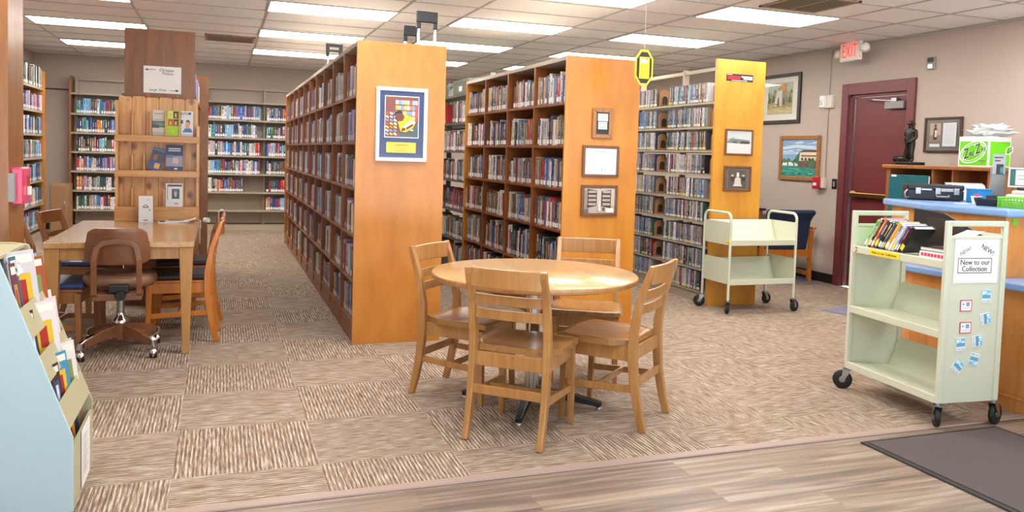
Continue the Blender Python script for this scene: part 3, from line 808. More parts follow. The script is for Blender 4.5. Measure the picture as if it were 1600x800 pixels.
def label_quad(q, s):
    w, h = s['w'], s['h']
    rr = min(.004, w * .2) if s['kind'] == 'book' else .0015
    y = rr * .25 - .0008
    if s['kind'] == 'book': c = hexc('f4f4f2'); z0, z1 = .012,   .012 + .038
    else: c = hexc('e6cf2e') if s['yl'] < .28 else hexc('e4e4e2'); z0, z1 = .006, .03
    q.add([(-w * .4, y, z0), (w * .4, y, z0), (w * .4, y, z1), (-w * .4, y, z1), (-w * .4, y + .0003, z0), (w * .4, y + .0003, z0), (w * .4, y + .0003, z1), (-w * .4, y + .0003, z1)], [(0, 1, 2, 3), (7, 6, 5, 4)], col=c)
def place_mtx(s):
    yax = -s['n']; zax = Vector((0, 0, 1)); xax = yax.cross(zax)
    m = Matrix((xax, yax, zax)).transposed().to_4x4(); m.translation = s['p'] + yax * s['back']
    return m
BOOKEND_SPOTS = []
# ------------------------------------------------------------------ disc bookends
def make_bookend(label, loc):
    t = thing('bookend', label, 'bookend', loc, 0, 'arched bookends on the disc shelving')
    n = 10; R = .034; W, Hh = .125, .175
    q = MB()
    arc = [(-R * math.cos(PI * k / n), 0, .075 + R * math.sin(PI * k / n)) for k in range(n + 1)]
    hole = [(-R, 0, .02)] + arc + [(R, 0, .02)]
    # plate with an arched opening, in three pieces
    outl = [(-W/2, 0, 0), (-W/2, 0, .13)] + [(-W/2 * math.cos(PI * k / n), 0, .13 + (Hh - .13) * math.sin(PI * k / n)) for k in range(1, n)] + [(W/2, 0, .13), (W/2, 0, 0)]
    q.prism([(-W/2, 0, 0), (W/2, 0, 0), (W/2, 0, .02), (-W/2, 0, .02)], (0, .012, 0))
    left = [(-W/2, 0, .02), (-R, 0, .02)] + arc[:n//2 + 1] + [(0, 0, Hh)] + [p for p in reversed(outl[1:2 + n//2]) ]
    right = [(R, 0, .02), (W/2, 0, .02)] + [p for p in reversed(outl[1 + n//2:-1])] + [(0, 0, Hh)] + arc[n//2:][::1]
    q.prism(left, (0, .012, 0)); q.prism(right, (0, .012, 0))
    q.build('arch_plate', M_['cardboard'], t)
    MB().box(-W/2, W/2, .012, .10, 0, .003).build('foot_plate', M_['cardboard'], t)
    MB().box(-W/2 + .004, W/2 - .004, .0125, .016, .003, .13).build('inner_face', M_['frame_dark'], t)
    return t
p0 = None
for c, (a, nm) in enumerate(((.03, 'beside the honey end panel'), (1.02, 'between the two near disc sections'))):
    for r, z in enumerate(RD):
        lb = 'brown arched bookend, %s shelf down, %s' % (ORD[r], nm)
        loc = (4.465 + .066, 6.62 + a + (.02 if c == 0 else .04), z)
        if p0 is None: p0 = make_bookend(lb, loc)
        else: dup(p0, loc, 0, lb, 'arched bookends on the disc shelving')

# ------------------------------------------------------------------ chairs
def arcbar(x0, x1, y, z0, z1, bow, th, n=8):
    """A curved back rail between two posts, bowing backwards (towards -y)."""
    pts = []
    for k in range(n + 1):
        u = -1 + 2 * k / n
        pts.append((x0 + (x1 - x0) * k / n, y - bow * (1 - u * u), (z0 + z1) / 2))
    return MB().sweep(pts, (0, 0, 1), (z1 - z0, th))
def make_chair(label, loc, rz, group, wd, sd, name='wooden_chair', pad=None, slats=((.725, .675), (.652, .602)), H=.86, cat='chair'):
    t = thing(name, label, cat, loc, rz, group)
    # local: rear feet on y = 0, the sitter faces +y
    hw = .195
    for sx in (-1, 1):
        q = MB(); x = sx * hw
        q.sweep([(x, 0, 0), (x, .028, .10), (x, .056, .24), (x, .070, .40), (x, .066, .52), (x, .040, .68), (x, -.012, H - .03), (x, -.02, H)], (1, 0, 0),
                [(.030, .038), (.032, .042), (.034, .046), (.036, .050), (.036, .046), (.034, .038), (.032, .030), (.030, .024)])
        q.build('rear_leg', wd, t, bevel=.005)
    for sx in (-1, 1):
        q = MB(); q.sweep([(sx * .197, .462, 0), (sx * .195, .455, .2), (sx * .192, .45, .42)], (1, 0, 0), [(.028, .028), (.034, .034), (.038, .040)])
        f = q.build('front_leg', wd, t, bevel=.004)
        MB().lathe([(.011, 0), (.011, .006)], 10, (sx * .197, .462, -.0015), 0).build('glide', M_['steel'], f)
    # top rail and slats follow the rake of the posts
    def back_y(z): return .066 + (.040 - .066) * min(1, max(0, (z - .52) / .16)) if z < .68 else .040 + (-.012 - .040) * (z - .68) / (H - .03 - .68)
    arcbar(-hw + .012, hw - .012, back_y(.81) , H - .098, H - .002, .022, .022).build('top_rail', wd, t, bevel=.005)
    for z1, z0 in slats:
        arcbar(-hw + .012, hw - .012, back_y((z0 + z1) / 2), z0, z1, .018, .014).build('back_slat', wd, t, bevel=.003)
    # apron
    q = MB()
    for sx in (-1, 1): q.box(sx * .185 - .011, sx * .185 + .011, .075, .445, .355, .43)
    q.box(-.185, .185, .060, .082, .36, .43); q.box(-.185, .185, .440, .462, .355, .43)
    q.build('apron', wd, t, bevel=.003)
    # saddle seat: scooped top, rounded front
    if pad is None:
        nx, ny = 14, 12; vs = []; fs = []
        for j in range(ny + 1):
            v = j / ny
            for i in range(nx + 1):
                u = -1 + 2 * i / nx
                halfw = .168 + .062 * min(1, v / .25) - (.012 * max(0, (v - .8) / .2) ** 2)
                yy = .085 + .425 * v - .018 * (u * u) * max(0, v - .5) * 2
                dip = .013 * max(0, 1 - (u * u) * 1.1) * math.sin(PI * min(1, v * 1.15 + .05)) + .006 * (v > .92)
                vs.append((u * halfw, yy, .462 - dip))
        for j in range(ny):
            for i in range(nx):
                a = j * (nx + 1) + i; fs.append((a, a + 1, a + nx + 2, a + nx + 1))
        q = MB(); q.add(vs, fs, 0, True)
        # rim and underside
        ring = [i for i in range(nx + 1)] + [(j + 1) * (nx + 1) - 1 for j in range(1, ny + 1)] + [ny * (nx + 1) + i for i in range(nx - 1, -1, -1)] + [j * (nx + 1) for j in range(ny - 1, 0, -1)]
        low = [(vs[i][0], vs[i][1], .432) for i in ring]; n0 = len(q.v); q.v += low; m = len(ring)
        for k in range(m):
            q.f.append((ring[k], ring[(k + 1) % m], n0 + (k + 1) % m, n0 + k)); q.m.append(0); q.sm.append(False); q.c.append((1, 1, 1, 1))
        q.f.append(tuple(n0 + k for k in range(m))); q.m.append(0); q.sm.append(False); q.c.append((1, 1, 1, 1))
        q.build('seat', sd, t)
    else:
        MB().box(-.20, .20, .06, .475, .43, .447).build('seat_board', wd, t, bevel=.004)
        MB().box(-.205, .205, .075, .485, .447, .487).build('seat_pad', pad, t, bevel=.018, seg=3)
    # stretchers
    for sx in (-1, 1):
        MB().sweep([(sx * .194, .052, .215), (sx * .194, .452, .195)], (0, 0, 1), (.036, .016)).build('side_stretcher', wd, t, bevel=.003)
    MB().sweep([(-.19, .052, .245), (.19, .052, .245)], (0, 0, 1), (.046, .016)).build('rear_stretcher', wd, t, bevel=.003)
    MB().sweep([(-.19, .265, .205), (.19, .265, .205)], (0, 0, 1), (.032, .018)).build('cross_stretcher', wd, t, bevel=.003)
    return t
def head(fx, fy): return math.atan2(fy, fx) - PI / 2
ga = 'blond wooden chairs around the round table'
ch = make_chair('blond wooden chair nearest the camera, its back turned, at the round table', (1.290, 3.578, 0), head(.67, .74), ga, M_['birch'], M_['birch_y'])
for lb, loc, rz in (('blond wooden chair right of the round table, its back towards the disc shelving', (2.195, 3.69, 0), head(-.66, .75)),
                    ('blond wooden chair left of the round table, nearest the poster panel', (1.20, 4.657, 0), head(.69, -.72)),
                    ('blond wooden chair behind the round table in front of the three-frame panel', (2.33, 4.86, 0), head(-.45, -.89))):
    dup(ch, loc, rz, lb, ga)
gb = 'padded wooden chairs at the long table'
c2 = make_chair('orange wooden chair, dark seat, nearer on the right side of the oak table', (.0, 6.27, 0), head(-1, 0.03), gb, M_['orange'], None, pad=M_['blackvinyl'], slats=((.70, .66), (.62, .58)))
dup(c2, (.01, 7.02, 0), head(-1, -.05), 'orange wooden chair farther along the right side, white cloth on its back', gb)
c3 = make_chair('wooden chair with blue seat, nearer on the left side of the oak table', (-1.27, 6.05, 0), head(1, -.15), gb, M_['walnut'], None, pad=M_['bluevinyl'], slats=((.70, .66), (.62, .58)))
dup(c3, (-1.24, 7.12, 0), head(1, -.22), 'wooden chair with blue seat, farther along the left side of the oak table', gb)
# white cloth hung over the farther right chair
t = MB(); 
t.sweep([(0, 0, 0), (0, .002, .10), (0, .012, .135), (0, .03, .14), (0, .05, .12), (0, .05, -.02)], (1, 0, 0), (.10, .004))
o = t.build('cloth', M_['paper']); o.location = (.045, 7.10, .735); o.rotation_euler = (0, 0, PI / 2 + .05)
tag(o, 'small white cloth hung over the top of the farther orange chair', 'cloth')

# ------------------------------------------------------------------ round table
t = thing('round_table', 'round blond table on a chrome column with black cross base', 'table', (1.67, 4.17, 0))
q = MB(); R = .578
q.lathe([(0.0, .713), (R - .012, .713), (R, .720), (R, .742), (R - .006, .749), (0, .75)], 72)
q.build('tabletop', M_['butcher'], t)
MB().lathe([(R + .0005, .721), (R + .002, .7315), (R + .0005, .741)], 72).build('edge_band', M_['birch'], t)
MB().lathe([(.040, .07), (.040, .69)], 24).build('column', M_['chrome'], t)
MB().box(-.22, .22, -.22, .22, .69, .7125).build('top_plate', M_['black'], t, bevel=.01)
for k in range(4):
    a = PI / 4 + k * PI / 2 + .25; d = Vector((math.cos(a), math.sin(a), 0)); sdv = (-d.y, d.x, 0)
    f = MB().sweep([d * .02 + Vector((0, 0, .075)), d * .2 + Vector((0, 0, .06)), d * .40 + Vector((0, 0, .028))], sdv, [(.06, .05), (.05, .045), (.036, .03)]).build('foot', M_['black'], t, bevel=.006)
    c = d * .385
    MB().lathe([(.018, 0), (.018, .012), (.008, .016)], 12, (c.x, c.y, .0)).build('glide', M_['steel'], f)

# ------------------------------------------------------------------ long oak table
t = thing('library_table', 'long oak library table with tapered legs in front of the pine display', 'table', (-.60, 6.53, 0))
MB().box(-.445, .445, -.81, .81, .722, .762).build('tabletop', M_['oak'], t, bevel=.005)
q = MB()
for sx in (-1, 1): q.box(sx * .40 - .012, sx * .40 + .012, -.74, .74, .625, .722)
for sy in (-1, 1): q.box(-.40, .40, sy * .77 - .014, sy * .77 + .014, .645, .722)
q.build('apron', M_['oak_z'], t, bevel=.002)
for sx in (-1, 1):
    for sy in (-1, 1):
        x, y = sx * .395, sy * .755
        MB().sweep([(x + sx * .0, y, 0), (x, y, .722)], (1, 0, 0), [(.042, .042), (.088, .088)]).build('leg', M_['oak_z'], t, bevel=.004)

# ------------------------------------------------------------------ swivel chair
t = thing('swivel_chair', 'brown swivel office chair with round padded seat at the near table end', 'office chair', (-.615, 5.90, 0), .02)
q = MB()
prof = [(0, .455), (.17, .455), (.205, .462), (.222, .485), (.226, .505), (.220, .525), (.208, .535), (.19, .542), (0, .548)]
n = 36; vs = []; fs = []
q.lathe(prof, 40)
q.v = [(x * 1.0, y * .96, z) for x, y, z in q.v]
st = q.build('seat', M_['tanvinyl'], t)
MB().tube([(.212 * math.cos(2*PI*k/40), .204 * math.sin(2*PI*k/40), .534) for k in range(40)], .0045, 8, closed=True).build('piping', M_['tanvinyl'], st)
# backrest shell, bowed
q = MB(); nx, nz = 14, 8; vs = []
def bk(u, v):
    w_ = .185 * (1 - .10 * v * v * v)
    x = u * w_; z = .625 + .235 * v
    if abs(u) > .8: z = z - (abs(u) - .8) / .2 * .03 * (1 if v > .7 else 0) + (abs(u) - .8) / .2 * .03 * (1 if v < .15 else 0)
    return (x, -.255 - .02 * v + .055 * u * u, z)
for j in range(nz + 1):
    for i in range(nx + 1): vs.append(bk(-1 + 2 * i / nx, j / nz))
fs = [(j*(nx+1)+i, j*(nx+1)+i+1, (j+1)*(nx+1)+i+1, (j+1)*(nx+1)+i) for j in range(nz) for i in range(nx)]
q.add(vs, fs, 0, True)
o = q.build('backrest', M_['swivelwood'], t)
m = o.modifiers.new('solid', 'SOLIDIFY'); m.thickness = .022; m.offset = 0
b_ = o.modifiers.new('bevel', 'BEVEL'); b_.width = .004; b_.segments = 2; b_.limit_method = 'ANGLE'
q = MB()
q.sweep([(-.13, -.22, .41), (-.13, -.285, .44), (-.13, -.30, .66), (-.115, -.295, .735), (-.08, -.293, .768), (0, -.292, .778), (.08, -.293, .768), (.115, -.295, .735), (.13, -.30, .66), (.13, -.285, .44), (.13, -.22, .41)], (0, 1, 0), (.014, .034))
q.build('back_bracket', M_['swivelwood'], t, bevel=.003)
q = MB(); q.box(-.145, .145, -.27, -.10, .395, .44); q.box(-.06, .06, -.14, .06, .41, .455); q.build('seat_plate', M_['tanmetal'], t, bevel=.006)
MB().box(-.05, .07, -.285, -.23, .445, .50).build('tilt_housing', M_['black'], t, bevel=.01)
MB().lathe([(.028, -.30), (.034, -.285), (.030, -.27), (.012, -.26), (.012, -.2)], 16, (.02, 0, .43), axis='y').build('tension_knob', M_['black'], t)
MB().lathe([(.024, .20), (.024, .40)], 18).build('column', M_['steel'], t)
MB().lathe([(.055, .205), (.052, .225), (.03, .245), (.026, .27)], 24).build('column_cap', M_['chrome'], t)
MB().lathe([(.05, .09), (.055, .2)], 20).build('hub', M_['swivelwood'], t)
for k in range(4):
    a = PI / 4 + k * PI / 2; d = Vector((math.cos(a), math.sin(a), 0)); sd_ = (-d.y, d.x, 0)
    lg = MB().sweep([d * .03 + Vector((0, 0, .155)), d * .16 + Vector((0, 0, .14)), d * .285 + Vector((0, 0, .105))], sd_, [(.05, .085), (.046, .07), (.036, .045)]).build('base_arm', M_['swivelwood'], t, bevel=.004)
    MB().sweep([d * .19 + Vector((0, 0, .158)), d * .27 + Vector((0, 0, .134)), d * .305 + Vector((0, 0, .115)), d * .308 + Vector((0, 0, .075))], sd_, [(.034, .012), (.034, .014), (.034, .016), (.03, .03)]).build('chrome_cap', M_['chrome'], lg, bevel=.003)
    q = MB(); c = d * .30
    for s_ in (-1, 1):
        q.lathe([(.0, s_ * .006), (.024, s_ * .007), (.026, s_ * .012), (.022, s_ * .022), (0, s_ * .023)], 16, (c.x, c.y, .026), axis='x')
    cs = q.build('caster', M_['black'], t)
    MB().lathe([(.027, .03), (.027, .058), (.010, .062), (.008, .085)], 14, (c.x, c.y, 0)).build('caster_hood', M_['chrome'], cs)

# ------------------------------------------------------------------ carts
def caster(parent, x, y, r, rot, sx=1):
    """Swivel caster: rubber wheel, steel fork and stem."""
    R_ = Matrix.Rotation(rot, 4, 'Z'); tr = Matrix.Translation((x, y, 0)) @ R_
    q = MB(); q.lathe([(.0, -.014), (r * .55, -.014), (r * .93, -.013), (r, -.006), (r, .006), (r * .93, .013), (r * .55, .014), (0, .014)], 24, (.025, 0, r), axis='y')
    q.v = [tuple(tr @ Vector(v)) for v in q.v]
    wl = q.build('wheel', M_['rubber'], parent)
    q = MB(); q.lathe([(0, -.018), (r * .30, -.018), (r * .34, -.0145), (r * .34, .0145), (r * .30, .018), (0, .018)], 16, (.025, 0, r), axis='y')
    q.v = [tuple(tr @ Vector(v)) for v in q.v]; q.build('wheel_hub', M_['steel'], wl)
    q = MB()
    for s_ in (-1, 1):
        q.sweep([(.025, s_ * .020, r * .8), (.012, s_ * .020, r * 1.5), (.0, s_ * .018, r * 2.12)], (1, 0, 0), [(.022, .003), (.03, .003), (.045, .003)])
    q.box(-.024, .024, -.022, .022, r * 2.1, r * 2.2)
    q.lathe([(.012, r * 2.2), (.012, r * 2.2 + .03)], 12)
    q.v = [tuple(tr @ Vector(v)) for v in q.v]
    q.build('fork', M_['steel'], wl)

cart = thing('book_cart', 'tall pale sage steel book cart with sloping shelves and NEW sign on its end', 'book cart', (3.86, 3.56, 0), math.radians(5.4))
cart.rotation_euler[2] = -math.radians(5.0)
CL, CW, CH = .37, .185, 1.122
for sy in (-1, 1):
    y = sy * CL
    q = MB()
    for sx in (-1, 1): q.box(sx * CW - .017, sx * CW + .017, y - .012, y + .012, .135, CH)
    q.box(-CW, CW, y - .012, y + .012, CH - .03, CH); 
    q.build('end_frame', M_['cart'], cart, bevel=.006)
    MB().box(-CW + .017, CW - .017, y - .002, y + .002, .135, CH - .085).build('end_sheet', M_['cart'], cart)
    MB().box(-CW + .017, CW - .017, y - .008, y + .008, CH - .098, CH - .08).build('end_rail', M_['cart'], cart, bevel=.003)
# sloping shelves: a tray whose front lip is low, the leaning back behind; open side towards -x
def slope(parent, z0, back=.165):
    q = MB()
    x0, x1 = -CW + .005, CW - .045
    q.add([(x0, -CL + .013, z0 + .018), (x1, -CL + .013, z0 - .01), (x1, CL - .013, z0 - .01), (x0, CL - .013, z0 + .018)], [(0, 1, 2, 3)])
    ft = q.build('tray', M_['cart'], parent); s_ = ft.modifiers.new('solid', 'SOLIDIFY'); s_.thickness = .003; s_.offset = 0
    MB().box(x0 - .022, x0 + .002, -CL + .010, CL - .010, z0 - .022, z0 + .022).build('front_lip', M_['cart'], parent, bevel=.004)
    q = MB(); q.sweep([(x1 - .03, 0, z0 - .012), (x1 + .042, 0, z0 + back)], (0, 1, 0), (CL * 2 - .026, .004))
    q.build('shelf_back', M_['cart'], parent)
for z in (.885, .51, .155): slope(cart, z)
for sx, sy, ro in ((-1, -1, 1.0), (1, -1, .35), (-1, 1, 2.4), (1, 1, 2.9)): caster(cart, sx * CW, sy * CL, .058, ro)
# signs on the near end sheet
t = thing('cart_sign', 'white NEW sign in a clear sleeve on the near end of the tall cart', 'sign')
bpy.context.view_layer.update()
CM = cart.matrix_world.copy()
def on_cart(x, y, z): return CM @ Vector((x, y, z))
t.location = on_cart(.005, -CL - .0045, .915); t.rotation_euler = cart.rotation_euler
MB().box(-.145, .145, -.0005, .0015, -.128, .125).build('sleeve', M_['paper'], t)
MB().box(-.13, .125, -.002, -.0006, -.118, .105).build('sheet', M_['white'], t)
q = MB()
for x0, x1, z0, z1 in ((-.122, .10, .0045, .008), (-.122, .10, -.0735, -.070), (-.122, -.119, -.0735, .008), (.097, .10, -.0735, .008)): q.box(x0, x1, -.0028, -.002, z0, z1)
q.build('outline', M_['ink'], t)
text('New to our', .040, M_['ink'], t, (-.010, -.0025, -.016), (1, 0, 0), (0, 0, 1)); text('Collection', .040, M_['ink'], t, (-.012, -.0025, -.051), (1, 0, 0), (0, 0, 1))
a = .45; text('NEW!', .030, M_['grey'], t, (-.075, -.0025, .045), (math.cos(a), 0, math.sin(a)), (-math.sin(a), 0, math.cos(a)))
a = -.5; text('NEW!', .036, M_['ink'], t, (.068, -.0025, .052), (math.cos(a), 0, math.sin(a)), (-math.sin(a), 0, math.cos(a)))
# stickers on the end sheet
STK = [('blue and white stub sticker highest on the cart end, below the NEW sign', 'b', .085, .715, 0), ('red-edged white sticker upper one on the cart end', 'r', -.045, .665, 0), ('blue and white stub sticker tilted, second from the top on the cart end', 'b', .09, .59, -1.4),
       ('red-edged white sticker lower one on the cart end', 'r', -.04, .545, 0), ('blue and white stub sticker below the lower red-edged sticker', 'b', -.065, .455, .05), ('blue and white stub sticker beside the lower red-edged sticker, turned sideways', 'b', .045, .47, -1.5),
       ('blue and white stub sticker turned diagonally, lowest on the cart end', 'b', -.075, .335, -.7), ('blue and white stub sticker upside down near the cart end bottom', 'b', .03, .37, 2.9)]
for lb, kd, x, z, ro in STK:
    w_, h_ = (.062, .070) if kd == 'b' else (.075, .062)
    if kd == 'b': sh = [('dfe8ee', (0, 0, 1, 1)), ('7cc0e0', (.04, .3, .96, .97)), ('e8f1f6', (.1, .62, .3, .9)), ('e8f1f6', (.36, .7, .5, .9)), ('e8f1f6', (.56, .62, .92, .72)), ('4b6f92', (.08, .5, .92, .55)), ('4b6f92', (.08, .4, .92, .44)), ('b9bcc0', (.1, .1, .5, .16)), ('b9bcc0', (.6, .08, .9, .18))]
    else: sh = [('c8434c', (0, 0, 1, 1)), ('eeeef2', (.06, .08, .94, .92)), ('7f9ac2', (.5, .45, .8, .8)), ('5c6470', (.18, .58, .34, .68)), ('b8bcc8', (.15, .25, .85, .3))]
    o = art('sticker', w_, h_, sh, None, mat='print', th=.0003)
    o.matrix_world = CM @ Matrix.Translation((x, -CL - .0054, z)) @ Matrix.Rotation(-ro, 4, 'Y')
    tag(o, lb, 'sticker')
# yellow strip on the front lip
t = thing('shelf_label', 'yellow strip label on the top shelf lip of the tall cart', 'label', on_cart(-CW - .0185, .08, .886), cart.rotation_euler[2] - PI / 2)
MB().box(-.125, .125, -.0012, 0, -.017, .017).build('strip', M_['yellow'], t)
text('New to our Collection', .021, M_['ink'], t, (0, -.0014, 0), (1, 0, 0), (0, 0, 1), sx=1.05)
t = thing('red_tag', 'tiny red tag at the far end of the cart top shelf lip', 'tag', on_cart(-CW - .0185, .325, .886), cart.rotation_euler[2] - PI / 2)
MB().box(-.006, .006, -.0012, 0, -.015, .015).build('plate', M_['red'], t); MB().box(-.0035, .0035, -.0018, -.0012, -.008, .008).build('mark', M_['paper'], t)
# leaning new books on the top shelf
NB = [('lime green', '5fc23a', .018, .20), ('white', 'dfe0e2', .012, .215), ('black', '23242c', .016, .21), ('coral orange', 'd8703c', .02, .215), ('charcoal', '3a4152', .028, .20), ('black', '1d1e22', .022, .195), ('teal', '2e6f6a', .012, .20), ('navy', '26406f', .012, .19), ('amber yellow', 'dba52a', .028, .195),
      ('white', 'e4e4e8', .018, .19), ('pale grey', 'c4c8d4', .022, .19), ('royal blue', '31559c', .014, .185), ('dark red', '7e2430', .014, .18), ('black', '202127', .03, .175)]
y = .285; lean = math.radians(34)
for i, (cn, hx, w_, h_) in enumerate(NB):
    s_ = dict(kind='book', w=w_ - .001, h=h_, dep=.14, col=(cn, hx), tit=rnd.choice(TITLES), style=i % 4, tv=rnd.random(), yl=.9)
    y -= (w_ + .0006) / math.cos(lean) if i else 0
    NB[i] = (cn, hx, w_, h_, y, s_)
# ------------------------------------------------------------------ new books leaning on the cart (needs volume())
for i, (cn, hx, w_, h_, y, s_) in enumerate(NB):
    q = MB(); volume(q, s_, whole=False); o = q.build('leaning_book', M_['book'], None, colours=True, fix=False)
    # local x across -> cart -y ; local y into the shelf -> cart +x ; leaning towards the far end
    B = Matrix(((0, 1, 0, 0), (-1, 0, 0, 0), (0, 0, 1, 0), (0, 0, 0, 1)))
    o.matrix_world = CM @ Matrix.Translation((-CW + .012, y, .905 + .002)) @ Matrix.Rotation(lean, 4, 'X') @ Matrix.Translation((0, w_ / 2, 0)) @ B
    tag(o, '%s new book leaning on the tall cart, %s from the far end' % (cn, ORD[i]), 'book', 'new books on the tall cart')
    q = MB(); c = .0015
    MB().box(-w_/2 + c, w_/2 - c - .001, .006, .136, .002, h_ - .004).build('page_block', M_['paper'], o)
    q = MB(); s_['kind'] = 'book' ; label_quad(q, s_); l = q.build('spine_label', M_['yellow'] if i % 3 == 1 else M_['paper'], o, fix=False)
t = thing('black_folder', 'large black folder leaning behind the new books on the tall cart', 'folder', on_cart(.02, -.02, .912), cart.rotation_euler[2])
q = MB(); q.prism([(.055, -.33, .0), (.055, .20, .0), (.078, .22, .24), (.078, -.02, .225), (.072, -.33, .115)], (.006, 0, 0)); q.build('cover', M_['black'], t, bevel=.001)
q = MB(); q.prism([(.045, -.28, .005), (.045, .10, .005), (.066, .10, .2), (.064, -.10, .19), (.058, -.28, .10)], (.006, 0, 0)); q.build('inner_sheet', M_['frame_dark'], t, bevel=.001)
t = thing('flat_book', 'white book with pink lettering lying flat at the near end of the cart shelf', 'book', on_cart(-.07, -.245, .903), cart.rotation_euler[2])
MB().box(-.085, .07, -.10, .10, 0, .004).build('cover', M_['white'], t); MB().box(-.08, .068, -.097, .097, .004, .030).build('page_block', M_['paper'], t); MB().box(-.085, .07, -.10, .10, .030, .034).build('cover', M_['white'], t)
MB().box(-.088, -.084, -.10, .10, 0, .034).build('spine', M_['white'], t)
q = MB()
for k in range(7): q.box(-.0895, -.088, .07 - .024 * k, .088 - .024 * k, .008, .026)
q.build('spine_print', M_['pink'], t)
t = thing('dark_book', 'dark hardback lying flat on the white book on the cart shelf', 'book', on_cart(-.045, -.235, .9375), cart.rotation_euler[2] + .06)
MB().box(-.09, .08, -.115, .115, 0, .003).build('cover', M_['black'], t); MB().box(-.085, .078, -.11, .112, .003, .020).build('page_block', M_['paper'], t); MB().box(-.09, .08, -.115, .115, .020, .023).build('cover', M_['black'], t)
art('cover_print', .10, .13, [('5c3b36', (0, 0, 1, 1)), ('2a2224', (.1, .1, .9, .9)), ('9a6f63', (.3, .3, .75, .75)), ('c9b2a6', (.45, .4, .6, .6))], t).matrix_local = Matrix.Translation((0, 0, .0265)) @ Matrix.Rotation(-PI / 2, 4, 'X')
# white slip on the top end rail
o = MB().box(-.08, .06, -.05, .05, 0, .002).build('paper_slip', M_['paper']); o.location = on_cart(.02, -.30, 1.045); o.rotation_euler = (0, -.25, cart.rotation_euler[2] + .2)
tag(o, 'white paper slip lying on the top back edge inside the tall cart', 'paper')

# ------------------------------------------------------------------ low cart by the disc shelving
t = thing('low_book_cart', 'low cream tubular book cart, empty, in front of the disc shelving panel', 'book cart', (4.755, 6.395, 0))
hx, hy = .365, .21
for sx in (-1, 1):
    x = sx * hx; q = MB(); r = .06; p = [(x, -hy, .13), (x, -hy, .93 - r)]
    for k in range(1, 6): a = PI / 2 * k / 6; p.append((x, -hy + r * (1 - math.cos(a)), .93 - r + r * math.sin(a)))
    p += [(x, -hy + r, .93), (x, hy - r, .93)]
    for k in range(1, 6): a = PI / 2 * k / 6; p.append((x, hy - r + r * math.sin(a), .93 - r + r * math.cos(a)))
    p += [(x, hy, .93 - r), (x, hy, .13)]
    q.tube(p, .0125, 12); q.build('end_hoop', M_['cart'], t)
    for z0, z1 in ((.635, .845), (.275, .505)):
        MB().box(x - .002, x + .002, -hy + .012, hy - .012, z0, z1).build('end_plate', M_['cart'], t)
for z in (.65, .285):
    MB().box(-hx + .003, hx - .003, -hy - .008, -hy + .012, z - .018, z + .035).build('front_lip', M_['cart'], t, bevel=.004)
    q = MB(); q.sweep([(0, -hy + .01, z + .012), (0, .08, z - .012)], (1, 0, 0), (hx * 2 - .01, .003)); q.build('tray', M_['cart'], t)
    q = MB(); q.sweep([(0, .07, z - .016), (0, .16, z + .195)], (1, 0, 0), (hx * 2 - .01, .003)); q.build('shelf_back', M_['cart'], t)
for sx, sy, ro in ((-1, -1, 1.2), (1, -1, .3), (-1, 1, 2.6), (1, 1, .2)): caster(t, sx * hx, sy * hy, .054, ro)
MB().box(-hx - .0145, -hx - .0125, -hy - .006, -hy + .05, .665, .69).build('yellow_tag', M_['yellow'], t)

# ------------------------------------------------------------------ magazine rack
t = thing('magazine_rack', 'stepped steel magazine rack with a daylight-tinted bluish side in the near corner', 'magazine rack', (-.51, 3.35, 0))
D_ = .50
prof = [(0, 0, 0), (0, 0, .285), (-.24, 0, .965), (-.30, 0, .975), (-.46, 0, .975), (-.46, 0, 0)]
for y0, nm, m in ((0, 'near_side', M_['rackdaylit']), (D_ - .012, 'far_side', M_['rack'])):
    q = MB(); q.prism([(x, y0, z) for x, _, z in prof], (0, .012, 0)); q.build(nm, m, t, bevel=.002)
MB().box(-.46, -.448, .012, D_ - .012, 0, .975).build('back_panel', M_['rack'], t)
MB().box(-.46, -.255, .012, D_ - .012, .955, .967).build('top_panel', M_['rack'], t)
MB().box(-.012, -.002, .012, D_ - .012, 0.0, .245).build('front_panel', M_['rack'], t)
tiers = [(.285, 0.0), (.455, -.06), (.625, -.12), (.795, -.18)]
TZ = [.10, .32, .505, .67]; TX = [0, -.012, -.078, -.136]; TH = [0, .10, .095, .11]
for i in range(4):
    z = TZ[i]; x = TX[i]
    q = MB(); q.box(x - .115, x - .004, .012, D_ - .012, z - .004, z); q.build('tier_floor', M_['rack'], t)
    q = MB(); q.sweep([(x - .10, D_ / 2, z), (x - .17, D_ / 2, z + .20)], (0, 1, 0), (D_ - .024, .003)); q.build('tier_back', M_['rack'], t)
    if i: q = MB(); q.sweep([(x - .002, D_ / 2, z - .006), (x - .002 - .353 * TH[i], D_ / 2, z + TH[i])], (0, 1, 0), (D_ - .024, .003)); q.build('tier_front', M_['rack'], t)
t2 = thing('notice_sheet', 'white printed notice on the lowest front of the magazine rack', 'paper', (-.5095, 3.64, .13), PI / 2)
art('sheet', .20, .235, [('e9e9e6', (0, 0, 1, 1))] + [('8a8a88', (.14, .86 - .055 * k, .14 + .7 * ((k * 37) % 10 + 6) / 16, .875 - .055 * k)) for k in range(13)], t2, y=-.003)
t2 = thing('card_flyer', 'white flyer taped on the slanted top of the magazine rack', 'paper', (-.742, 3.58, .955), PI / 2)
o = art('sheet', .17, .075, [('ececea', (0, 0, 1, 1)), ('9a9aa0', (.4, .45, .6, .6)), ('b8b8bc', (.3, .3, .7, .34))], t2); o.matrix_local = Matrix.Translation((0, -.010, -.035)) @ Matrix.Rotation(-.34, 4, 'X')
